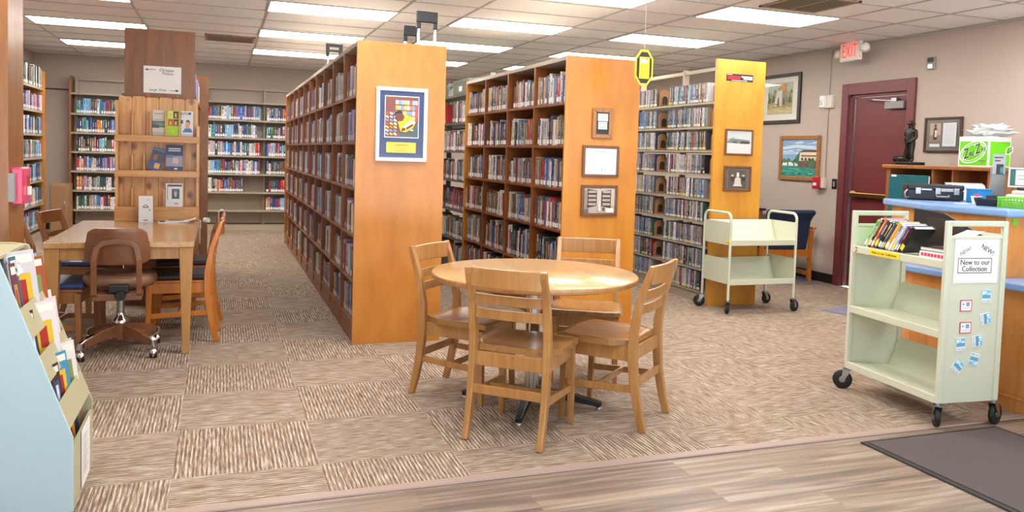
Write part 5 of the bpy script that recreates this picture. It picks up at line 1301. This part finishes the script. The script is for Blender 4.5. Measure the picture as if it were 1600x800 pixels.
# exit sign with its twin emergency lamps, hung from the ceiling near the wall
t = thing('exit_sign', 'lit red EXIT sign with twin emergency lamps above the maroon door', 'exit sign', (6.60, 7.22, 2.665), RZ - .10)
MB().box(-.165, .165, -.022, .022, -.105, .105).build('housing', M_['white'], t, bevel=.008)
text('EXIT', .215, M_['exitred'], t, (0, -.0228, 0), (1, 0, 0), (0, 0, 1), sx=.60, depth=.0012)
MB().box(-.06, .06, -.02, .02, .105, .115).build('canopy', M_['white'], t)
for sx in (-1, 1):
    q = MB(); q.lathe([(.012, -.03), (.045, -.03), (.052, .0), (.048, .035), (.02, .055), (0, .06)], 18, (0, 0, 0), axis='y')
    R_ = Matrix.Translation((sx * .235, .0, .02 if sx > 0 else -.01)) @ Matrix.Rotation(sx * .7, 4, 'Z') @ Matrix.Rotation(-.3, 4, 'X')
    q.v = [tuple(R_ @ Vector(v)) for v in q.v]; hd = q.build('lamp_head', M_['ivory'], t)
    q = MB(); q.lathe([(0, -.034), (.040, -.032), (.043, -.029)], 18, axis='y'); q.v = [tuple(R_ @ Vector(v)) for v in q.v]; q.build('lens', M_['white'], hd)
    MB().box(min(sx * .165, sx * .20), max(sx * .165, sx * .20), -.012, .012, -.012, .012).build('lamp_arm', M_['ivory'], t)
MB().box(.168, .19, -.024, -.02, -.075, -.065).build('test_light', M_['exitred'], t)
MB().box(-.03, .03, -.015, .015, .115, CZ - 2.665 + .002).build('stem', M_['white'], t)
o = MB().tube([(XR - .012, 7.74, 2.22), (XR - .012, 7.74, CZ - .01)], .009, 8).build('conduit', M_['wall']); tag(o, 'thin painted conduit running from the ceiling to the strobe', 'conduit')
o = MB().tube([(XR - .012, 7.74, 1.25), (XR - .012, 7.74, 2.07)], .009, 8).build('conduit', M_['wall']); tag(o, 'thin painted conduit between the strobe and the red pull station', 'conduit')
t = thing('alarm_strobe', 'ivory fire strobe on the conduit left of the door', 'alarm', (XR, 7.725, 2.145), RZ)
MB().box(-.06, .075, -.045, 0, -.075, .075).build('back_box', M_['ivory'], t, bevel=.004); MB().box(-.085, -.01, -.085, -.045, -.07, .07).build('lens_housing', M_['white'], t, bevel=.006); MB().box(-.07, -.03, -.09, -.085, -.04, .04).build('lens', M_['chrome'], t)
t = thing('alarm_pull', 'red fire alarm pull station on the right wall below the conduit', 'alarm', (XR, 7.80, 1.18), RZ)
MB().box(-.06, .09, -.045, 0, -.06, .06).build('back_box', M_['ivory'], t, bevel=.004); MB().box(-.065, .035, -.085, -.045, -.075, .075).build('cover', M_['red'], t, bevel=.006); MB().box(-.04, .01, -.094, -.085, -.035, -.0).build('handle', M_['white'], t, bevel=.002)
t = thing('wall_switch', 'small black switch plate on the wall between pull station and door', 'switch', (XR, 7.58, 1.176), RZ)
MB().box(-.038, .038, -.008, 0, -.06, .06).build('plate', M_['black'], t, bevel=.002); MB().box(-.014, .014, -.014, -.008, -.03, .03).build('toggle', M_['grey'], t, bevel=.002)
t = thing('wall_sensor', 'small grey sensor box high on the wall right of the exit sign', 'sensor', (XR, 6.285, 2.458), RZ)
MB().box(-.045, .045, -.03, 0, -.062, .062).build('housing', M_['grey'], t, bevel=.004); MB().box(-.03, .03, -.036, -.03, -.055, -.005).build('lens', M_['steel'], t, bevel=.003); MB().box(-.036, .036, -.033, -.03, .01, .055).build('dark_panel', M_['black'], t)

# ------------------------------------------------------------------ octagon sign on a string
t = thing('hanging_sign', 'yellow and black eight-sided sign hanging on a string beside the three-frame bookcase', 'sign', (3.05, 5.50, 2.10), -.05)
def octa(w_, h_, cx=.5, k=.30): return [(-w_ * (.5 - k), h_/2), (w_ * (.5 - k), h_/2), (w_/2, h_ * (.5 - k * .8)), (w_/2, -h_ * (.5 - k * .8)), (w_ * (.5 - k), -h_/2), (-w_ * (.5 - k), -h_/2), (-w_/2, -h_ * (.5 - k * .8)), (-w_/2, h_ * (.5 - k * .8))]
q = MB(); q.prism([(x, 0, z) for x, z in octa(.150, .272)], (0, .006, 0)); q.build('board', M_['yellow'], t)
q = MB(); q.prism([(x, -.001, z) for x, z in octa(.126, .238)], (0, .001, 0)); q.build('black_field', M_['ink'], t)
art('card', .084, .165, [('ecc51a', (0, 0, 1, 1)), ('e9e2c0', (.1, .72, .8, .9)), ('3a3420', [(.55, .93), (.85, .95), (.72, .88)])] + [('a88a20', (.12 + .25 * ((k * 7) % 3), .08 + .055 * k, .3 + .25 * ((k * 5) % 3), .11 + .055 * k)) for k in range(11)], t, y=-.006, z=-.002)
MB().tube([(0, .003, .136), (0, .003, .40), (0, .003, CZ - 2.10)], .0012, 6).build('string', M_['paper'], t)

# ------------------------------------------------------------------ folded hand trolleys lying behind the bookcase top
def trolley(label, loc, rz, h_=.23, w_=.115, slot=False):
    t = thing('hand_trolley', label, 'hand trolley', loc, rz)
    for sx in (-1, 1):
        MB().tube([(sx * (w_/2 - .018), 0, .012), (sx * (w_/2 - .018), 0, h_ - .07)], .010, 10).build('tube', M_['chrome'], t)
    q = MB(); q.box(-w_/2, w_/2, -.017, .017, h_ - .035 if slot else h_ - .082, h_ if not slot else h_ - .0)
    if slot:
        q.box(-w_/2, w_/2, -.017, .017, h_ - .085, h_ - .062); q.box(-w_/2, -w_/2 + .035, -.017, .017, h_ - .062, h_ - .035); q.box(w_/2 - .035, w_/2, -.017, .017, h_ - .062, h_ - .035)
    for sx in (-1, 1): q.box(min(sx * w_/2, sx * (w_/2 - .034)), max(sx * w_/2, sx * (w_/2 - .034)), -.017, .017, h_ - .13, h_ - .08)
    q.build('handle', M_['black'], t, bevel=.006)
    MB().box(-w_/2 - .01, w_/2 + .01, -.012, .012, -.0, .022).build('foot_bar', M_['black'], t, bevel=.003)
    return t
trolley('black-handled chrome hand trolley at the right edge of the poster bookcase top', (1.465, 6.02, H1 - .002), .06, h_=.285, w_=.165)
trolley('shorter black hand trolley behind the taller one on the poster bookcase top', (1.50, 6.70, H1 - .002), .1, h_=.275, w_=.14)
trolley('grey-black hand trolley with slotted grip farther back on the poster bookcase top', (1.06, 8.2, H1 - .002), .05, h_=.275, w_=.165, slot=True)
# grey green box on the dark metal run
t = thing('archive_box', 'grey-green archive box on top of the dark metal shelving', 'box', (2.66, 9.35, 2.081))
MB().box(0, .26, -.5, .15, 0, .17).build('box_body', M_['greymetal'], t, bevel=.003); MB().box(-.004, .264, -.504, .154, .15, .185).build('lid', M_['greymetal'], t, bevel=.003); MB().box(-.006, -.003, -.24, -.12, .05, .11).build('label_plate', M_['paper'], t)
# ------------------------------------------------------------------ desk with hutch against the right wall
t = thing('desk_hutch', 'brown wooden desk hutch with pigeonholes behind the counter', 'hutch', (6.2, 5.05, 0))
MB().box(-.35, .56, -.02, 1.2, .72, .75).build('desk_top', M_['walnut'], t, bevel=.004)
for y in (.0, 1.14): MB().box(-.30, .52, y, y + .03, 0, .72).build('desk_side', M_['walnut'], t, bevel=.002)
MB().box(-.03, .35, -.02, 1.20, 1.385, 1.42).build('top_board', M_['walnut'], t, bevel=.006)
for y in (.0, 1.115): MB().box(0, .33, y, y + .05, .75, 1.385).build('side_board', M_['walnut'], t, bevel=.002)
for y in (.40, .62): MB().box(.01, .33, y, y + .02, .75, 1.385).build('divider', M_['walnut'], t, bevel=.002)
MB().box(.325, .335, .03, 1.14, .75, 1.385).build('back_board', M_['brown'], t)
MB().box(.02, .32, .66, 1.10, 1.20, 1.212).build('inner_shelf', M_['brown'], t)
for k, (lb, y, z, w_, d_) in enumerate((('grey stack of papers on the upper inner shelf of the hutch', .80, 1.2125, .22, .20),)):
    o = MB().box(6.22, 6.22 + d_, 5.05 + y - w_/2, 5.05 + y + w_/2, z, z + .09).build('paper_stack', M_['grey'], bevel=.002); tag(o, lb, 'papers')
t = thing('teal_binder', 'teal binder standing in the left bay of the desk hutch', 'binder', (6.17, 5.92, .751), RZ)
MB().box(-.21, .24, -.02, .0, 0, .575).build('cover', M_['teal'], t, bevel=.004); MB().box(-.20, .235, 0, .02, .01, .57).build('page_block', M_['paper'], t); MB().box(-.18, -.12, -.0215, -.02, .555, .572).build('label_tab', M_['paper'], t)
# statuette
t = thing('statuette', 'dark bronze statuette of a man in a brimmed hat on the hutch top', 'statuette', (6.30, 6.04, 1.421), RZ)
MB().box(-.105, .115, -.07, .08, 0, .03).build('plinth', M_['bronze'], t, bevel=.006)
MB().lathe([(0, -.12), (.034, -.12), (.036, -.0), (.033, .02), (0, .02)], 14, (-.055, .0, .058), axis='x').build('log', M_['bronze'], t)
def skinned(name, verts, edges, mat, parent, root=0, sub=2, thick=1.3):
    me = bpy.data.meshes.new(name); me.from_pydata([v[:3] for v in verts], edges, []); o = bpy.data.objects.new(name, me); COL.objects.link(o); o.parent = parent
    sk = o.modifiers.new('skin', 'SKIN')
    for i, v in enumerate(verts):
        s_ = me.skin_vertices[0].data[i]; r_ = v[3] if isinstance(v[3], tuple) else (v[3], v[3]); s_.radius = (r_[0] * thick, r_[1] * thick); s_.use_root = (i == root)
    ss = o.modifiers.new('sub', 'SUBSURF'); ss.levels = sub; ss.render_levels = sub
    me.materials.append(mat); return o
hb = .030
V = [(0, 0, .20, (.036, .028)), (0, 0, .245, (.036, .027)), (0, .002, .30, (.042, .028)), (0, .002, .338, (.034, .024)), (0, 0, .357, .014), (0, -.004, .375, (.019, .022)), (0, -.004, .397, (.018, .021)),
     (.022, 0, .18, .024), (.026, -.008, .105, .019), (.028, .004, .045, .015), (.030, -.022, .033, (.013, .010)),
     (-.022, 0, .18, .024), (-.026, -.004, .105, .019), (-.028, .010, .045, .015), (-.030, -.016, .033, (.013, .010)),
     (.052, .002, .328, .017), (.064, .006, .265, .014), (.030, -.034, .225, .011), (.006, -.042, .215, .011),
     (-.052, .002, .328, .017), (-.064, .004, .262, .014), (-.032, -.036, .222, .011), (-.010, -.044, .205, .011)]
E_ = [(0, 1), (1, 2), (2, 3), (3, 4), (4, 5), (5, 6), (0, 7), (7, 8), (8, 9), (9, 10), (0, 11), (11, 12), (12, 13), (13, 14), (3, 15), (15, 16), (16, 17), (17, 18), (3, 19), (19, 20), (20, 21), (21, 22)]
skinned('figure', V, E_, M_['bronze'], t)
q = MB(); q.lathe([(.0, .43), (.018, .428), (.022, .408), (.024, .402), (.044, .398), (.046, .394), (.024, .395), (0, .396)], 20, (0, -.004, 0)); q.build('hat', M_['bronze'], t)
MB().tube([(.006, -.045, .235), (-.02, -.05, .12), (-.03, -.05, .032)], .006, 8).build('tool_handle', M_['bronze'], t)
# lime carton
t = thing('drink_carton', 'lime green and white drink carton with slanted logo on the hutch', 'carton', (6.22, 5.27, 1.421), RZ)
W_, D2, Hc = .30, .26, .265
MB().box(-W_/2, W_/2, 0, D2, 0, Hc).build('carton_body', M_['white'], t, bevel=.003)
MB().box(-W_/2 + .012, W_/2 - .012, -.0012, 0, .012, Hc - .042).build('green_front', M_['limebox'], t)
MB().box(W_/2, W_/2 + .0012, .015, D2 - .01, .012, Hc - .042).build('green_side', M_['limebox'], t)
def ell(cx, cz, a_, b_, ro, r0, n=36, y=-.0016, th=.0006):
    q = MB(); vs = []
    for k in range(n):
        an = 2 * PI * k / n
        for rr in (1.0, r0):
            x, z = a_ * math.cos(an) * rr, b_ * math.sin(an) * rr
            vs.append((cx + x * math.cos(ro) - z * math.sin(ro), y, cz + x * math.sin(ro) + z * math.cos(ro)))
    q.add(vs, [(2*k, 2*((k+1) % n), 2*((k+1) % n)+1, 2*k+1) for k in range(n)])
    return q
ell(-.005, .128, .142, .088, .42, .90).build('logo_ring', M_['paper'], t); ell(-.005, .128, .118, .066, .42, .93).build('logo_ring', M_['paper'], t)
a = .32; ux = (math.cos(a), 0, math.sin(a)); uy = (-math.sin(a) * .4, 0, 1)
text('Z', .135, M_['paper'], t, (-.075, -.0022, .108), ux, uy, shear=.1, sx=.85); text('Z', .128, M_['ink'], t, (-.070, -.0032, .110), ux, uy, shear=.1, sx=.7)
text('ing', .062, M_['paper'], t, (-.018, -.0022, .118), ux, uy, shear=.2, sx=.9); text('ing', .058, M_['ink'], t, (-.018, -.0032, .118), ux, uy, shear=.2, sx=.85)
text('Z', .128, M_['paper'], t, (.038, -.0022, .150), ux, uy, shear=.1, sx=.85); text('Z', .120, M_['ink'], t, (.043, -.0032, .152), ux, uy, shear=.1, sx=.7)
text('ang', .058, M_['paper'], t, (.098, -.0022, .158), ux, uy, shear=.2, sx=.8); text('ang', .054, M_['ink'], t, (.098, -.0032, .158), ux, uy, shear=.2, sx=.75)
q = MB(); q.box(.055, .125, -.0018, -.0012, .048, .056); q.box(.085, .105, -.0018, -.0012, .03, .036); q.build('small_print', M_['greymetal'], t)
q = ell(0, 0, .05, .034, .5, .8, y=0); q.v = [(W_/2 + .0016, .24 + x, .15 + z) for x, _, z in q.v]; q.build('logo_ring', M_['paper'], t)
text('ZZ', .05, M_['ink'], t, (W_/2 + .002, .24, .15), (0, math.cos(.4), math.sin(.4)), (0, -.2, 1), shear=.2)
# clear plastic bag crumpled on the carton
def lump(name, rx, ry, rz_, mat, seed, parent=None, amp=.18):
    rr = random.Random(seed); bm = bmesh.new(); bmesh.ops.create_icosphere(bm, subdivisions=4, radius=1)
    import mathutils
    for v in bm.verts:
        k = 1 + amp * (mathutils.noise.noise(v.co * 3.2 + Vector((seed, 0, 0))) + .6 * mathutils.noise.noise(v.co * 9))
        v.co = Vector((v.co.x * rx * k, v.co.y * ry * k, max(-.55, v.co.z) * rz_ * k))
    mz = min(v.co.z for v in bm.verts)
    for v in bm.verts: v.co.z -= mz
    me = bpy.data.meshes.new(name); bm.to_mesh(me); bm.free(); me.materials.append(mat)
    for p_ in me.polygons: p_.use_smooth = True
    o = bpy.data.objects.new(name, me); COL.objects.link(o); return o
o = lump('plastic_bag', .10, .19, .062, M_['clear'], 3, amp=.55); o.location = (6.39, 5.26, 1.421 + Hc); tag(o, 'crumpled clear plastic bag lying on top of the lime carton', 'plastic bag')

# ------------------------------------------------------------------ things on the counter's upper top
CT = 1.1655
t = thing('tool_case', 'black hard case with three silver latches lying on the blue counter top', 'case', (4.83, 4.40, CT), math.atan2(-.31, .33) - 0)
t.rotation_euler = (0, 0, -.62)
MB().box(-.17, .20, 0, .20, .004, .075).build('lower_shell', M_['black'], t, bevel=.008); MB().box(-.172, .202, -.002, .202, .075, .115).build('lid', M_['black'], t, bevel=.01)
for x in (-.10, .03, .15):
    q = MB(); q.box(x - .018, x + .018, -.009, 0, .045, .09); q.build('latch', M_['steel'], t, bevel=.002)
q = MB(); q.box(-.08, -.01, -.006, 0, .072, .084); q.box(.05, .13, -.006, 0, .066, .088); q.build('trim_plate', M_['steel'], t, bevel=.001)
q = MB(); q.tube([(-.165, -.004, .02), (-.185, -.012, .02), (-.19, -.012, .05), (-.17, -.004, .075)], .006, 8); q.build('hinge_ring', M_['steel'], t)
MB().tube([(.02, -.004, .04), (.02, -.022, .03), (.10, -.022, .03), (.10, -.004, .04)], .007, 8).build('handle', M_['grey'], t)
t = thing('blue_box', 'bright blue plastic box beside the black case on the counter', 'box', (5.00, 4.13, CT), -.25)
MB().box(-.05, .06, 0, .12, 0, .09).build('box_body', M_['cyan'], t, bevel=.005); MB().box(-.054, .064, -.004, .124, .088, .098).build('lid', M_['cyan'], t, bevel=.003)
t = thing('grey_folder', 'grey papers and folder sloping behind the black case on the counter', 'folder', (5.05, 4.25, CT), -.5)
q = MB(); q.sweep([(0, .10, .004), (0, .17, .10), (0, .20, .13)], (1, 0, 0), (.26, .004)); q.build('cover', M_['grey'], t); q = MB(); q.sweep([(.02, .09, .004), (.02, .15, .10), (.02, .17, .12)], (1, 0, 0), (.22, .004)); q.build('sheet', M_['paper'], t)
t = thing('receipt_printer', 'white desktop printer with paper feeding up at the right end of the counter', 'printer', (5.02, 3.74, CT), -1.15)
MB().box(-.20, .20, 0, .19, 0, .075).build('printer_body', M_['white'], t, bevel=.015); MB().box(-.17, .17, .02, .16, .075, .10).build('printer_lid', M_['ivory'], t, bevel=.01); MB().box(-.15, .15, .10, .17, .10, .115).build('feed_slot', M_['black'], t, bevel=.003)
q = MB(); q.sweep([(.02, .12, .11), (.03, .13, .16), (.0, .16, .215), (-.03, .17, .23)], (1, .1, 0), (.085, .001)); q.build('feed_paper', M_['paper'], t)
t = thing('document_tray', 'black open tray with papers near the front of the counter end', 'tray', (4.66, 3.75, CT), -1.2)
q = MB(); q.box(-.12, .12, 0, .15, 0, .004); q.sweep([(0, 0, 0), (0, -.012, .045)], (1, 0, 0), (.24, .004)); q.sweep([(0, .15, 0), (0, .16, .065)], (1, 0, 0), (.24, .004)); q.sweep([(-.12, .075, 0), (-.14, .075, .05)], (0, 1, 0), (.15, .004)); q.sweep([(.12, .075, 0), (.14, .075, .05)], (0, 1, 0), (.15, .004)); q.build('tray_body', M_['black'], t)
MB().box(-.08, .10, .02, .12, .005, .012).build('paper_sheaf', M_['paper'], t); MB().box(-.09, .03, .03, .13, .013, .035).build('card_bundle', M_['rack'], t, bevel=.003)
for k, (x, y, lb) in enumerate(((4.70, 4.03, 'white paper slips lying loose left of the black tray'),)):
    o = MB().box(-.05, .04, -.03, .03, 0, .003).build('paper_slip', M_['paper']); o.location = (x, y, CT); o.rotation_euler = (0, 0, -.5); tag(o, lb, 'paper')
t = thing('paper_cup', 'small white scoop of cards standing left of the black tray', 'card holder', (4.74, 3.97, CT), -.4)
q = MB(); q.lathe([(.022, 0), (.034, .05), (.036, .055), (.031, .05), (.02, .004), (0, .004)], 14); q.build('cup', M_['white'], t); MB().box(-.018, .016, -.002, .0, .01, .07).build('card', M_['pink'], t)
# lime perforated basket
t = thing('perforated_basket', 'lime green perforated basket at the near corner of the counter top', 'basket', (4.71, 3.585, CT), -1.35)
q = MB(); w2, d2, hb_ = .13, .09, .062
for k in range(15):
    x = -w2 + 2 * w2 * k / 14
    for y in (-d2, d2): q.box(x - .004, x + .004, y - .002, y + .002, .004, hb_)
for k in range(11):
    y = -d2 + 2 * d2 * k / 10
    for x in (-w2, w2): q.box(x - .002, x + .002, y - .004, y + .004, .004, hb_)
for z in (.006, .024, .042):
    for y in (-d2, d2): q.box(-w2, w2, y - .002, y + .002, z - .003, z + .003)
    for x in (-w2, w2): q.box(x - .002, x + .002, -d2, d2, z - .003, z + .003)
q.build('mesh_wall', M_['lime'], t); MB().box(-w2, w2, -d2, d2, 0, .004).build('floor_plate', M_['lime'], t)
q = MB(); q.box(-w2 - .006, w2 + .006, -d2 - .006, -d2 + .003, hb_ - .004, hb_ + .006); q.box(-w2 - .006, w2 + .006, d2 - .003, d2 + .006, hb_ - .004, hb_ + .006); q.box(-w2 - .006, -w2 + .003, -d2, d2, hb_ - .004, hb_ + .006); q.box(w2 - .003, w2 + .006, -d2, d2, hb_ - .004, hb_ + .006); q.build('rim', M_['lime'], t, bevel=.002)
MB().box(-w2 + .01, w2 - .01, -d2 + .01, d2 - .01, .004, .05).build('paper_contents', M_['paper'], t)
# framed cards and small devices stacked behind on the counter
t = thing('card_holder', 'white-edged card holder standing behind the printer', 'sign holder', (5.18, 3.98, CT), -.75)
frame_part(.19, .135, .010, .014, M_['white'], t, .0).location = (0, 0, .185); o = art('card', .172, .118, [('4a4f52', (0, 0, 1, 1)), ('1f6a5c', (.06, .05, .2, .95)), ('d3dbe2', (.2, .06, .72, .96)), ('8d9aa6', (.26, .6, .62, .64)), ('8d9aa6', (.26, .4, .6, .44)), ('3c3436', (.78, .1, .98, .9))], t, z=.185, y=-.004)
MB().box(-.03, .03, .0, .05, 0, .125).build('easel_foot', M_['black'], t)
t = thing('card_holder', 'second smaller card holder cut by the photo edge beside the white-edged one', 'sign holder', (5.16, 3.78, CT), -.75)
frame_part(.13, .12, .008, .012, M_['white'], t, 0).location = (0, 0, .178); art('card', .116, .106, [('b9bdb8', (0, 0, 1, 1)), ('7d8a80', (.2, .15, .9, .85))], t, z=.178, y=-.004); MB().box(-.03, .03, 0, .05, 0, .12).build('easel_foot', M_['black'], t)
t = thing('pamphlet_stand', 'grey pamphlet stand in front of the lime carton side', 'pamphlet stand', (5.16, 4.16, CT), -.75)
MB().box(-.045, .045, 0, .05, 0, .255).build('stand_body', M_['grey'], t, bevel=.003); art('cover', .078, .14, [('a9a8ae', (0, 0, 1, 1)), ('3f3d44', (.1, .8, .8, .86)), ('3f3d44', (.15, .64, .6, .7)), ('2e3438', (.3, .0, .85, .5)), ('3f8a94', (.6, .05, .85, .35))], t, z=.33 - .055, y=-.004)
t = thing('desk_device', 'grey desk device with a mesh front behind the white-edged card holder', 'device', (5.20, 3.87, CT), -.75)
MB().box(-.085, .085, .06, .12, 0, .262).build('pedestal', M_['grey'], t, bevel=.003); MB().box(-.09, .09, .045, .13, .262, .325).build('device_body', M_['grey'], t, bevel=.008); MB().box(-.075, .075, .042, .045, .27, .318).build('speaker_mesh', M_['ink'], t)
# ------------------------------------------------------------------ set the volumes on their shelves (last, so that what hides them is known)
bpy.context.view_layer.update()
dgx = bpy.context.evaluated_depsgraph_get(); dgx.update()
cam_inv = cam.matrix_world.inverted()
def seen_share(s):
    """How large a volume's spine shows from the camera: 0 when hidden or out of frame."""
    n = s['n']; tot = 0; hits = 0
    for f in (.2, .5, .85):
        p = s['p'] + Vector((0, 0, s['h'] * f)) + n * .003
        c = cam_inv @ p
        if c.z > -.1: return 0
        u = 800 + F_ * c.x / -c.z; v = PY_ - F_ * c.y / -c.z
        if not (0 <= u < 1600 and 0 <= v < 800): continue
        d = (p - EYE); L = d.length; d.normalize()
        ok, loc, _n, _i, ob, _m = SC.ray_cast(dgx, EYE, d, distance=L - .004)
        if not ok: hits += 1
    if not hits: return 0
    v = EYE - s['p']; dist = v.length
    return hits / 3 * s['w'] * s['h'] * max(0, v.normalized().dot(n)) / dist ** 2
for s in SPECS: s['area'] = seen_share(s)
for kind, nm, cat, gname in (('book', 'book', 'book', 'library books on the shelves'), ('disc_case', 'disc_case', 'disc case', 'disc cases on the disc shelving')):
    allk = [s for s in SPECS if s['kind'] == kind]
    allk.sort(key=lambda s: -s['area'])
    vis = [s for s in allk if s['area'] > 0]
    one = vis[:300]; rest = allk[len(one):]
    for s in one:
        q = MB(); volume(q, s, whole=False); o = q.build(nm, M_['book'], None, colours=True, fix=False)
        o.matrix_world = place_mtx(s)
        wh = s['where']
        if kind == 'book': lb = '%s book, %s from %s, %s, %s' % (s['col'][0], ORD[s['k']], wh[2], wh[0], wh[1])
        else: lb = '%s disc case, %s from %s, %s, %s' % (s['col'][0], ORD[s['k']], wh[2], wh[0], wh[1])
        tag(o, lb, cat, gname + ', ' + wh[1])
        if kind == 'book':
            w, h, dp = s['w'], s['h'], s['dep']; c = min(.0025, w * .15)
            MB().box(-w/2 + c, w/2 - c, .006, dp - .004, .002, h - .004).build('page_block', M_['paper'], o)
        if s['lab']:
            q = MB(); label_quad(q, s); q.build('spine_label', M_['book'], o, colours=True, fix=False)
    q = MB()
    for s in rest:
        p = MB(); volume(p, s); 
        if s['lab']: label_quad(p, s)
        m = place_mtx(s); n0 = len(q.v)
        q.v += [tuple(m @ Vector(v)) for v in p.v]
        q.f += [tuple(i + n0 for i in f) for f in p.f]; q.m += p.m; q.sm += p.sm; q.c += p.c
    if rest:
        o = q.build('shelved_books' if kind == 'book' else 'shelved_disc_cases', M_['book'], None, colours=True, fix=False)
        tag(o, 'remaining library books filling the far and shaded shelves' if kind == 'book' else 'remaining disc cases packed on the disc shelving', cat)
        o['kind'] = 'stuff'
    print(kind, 'all', len(allk), 'visible', len(vis))
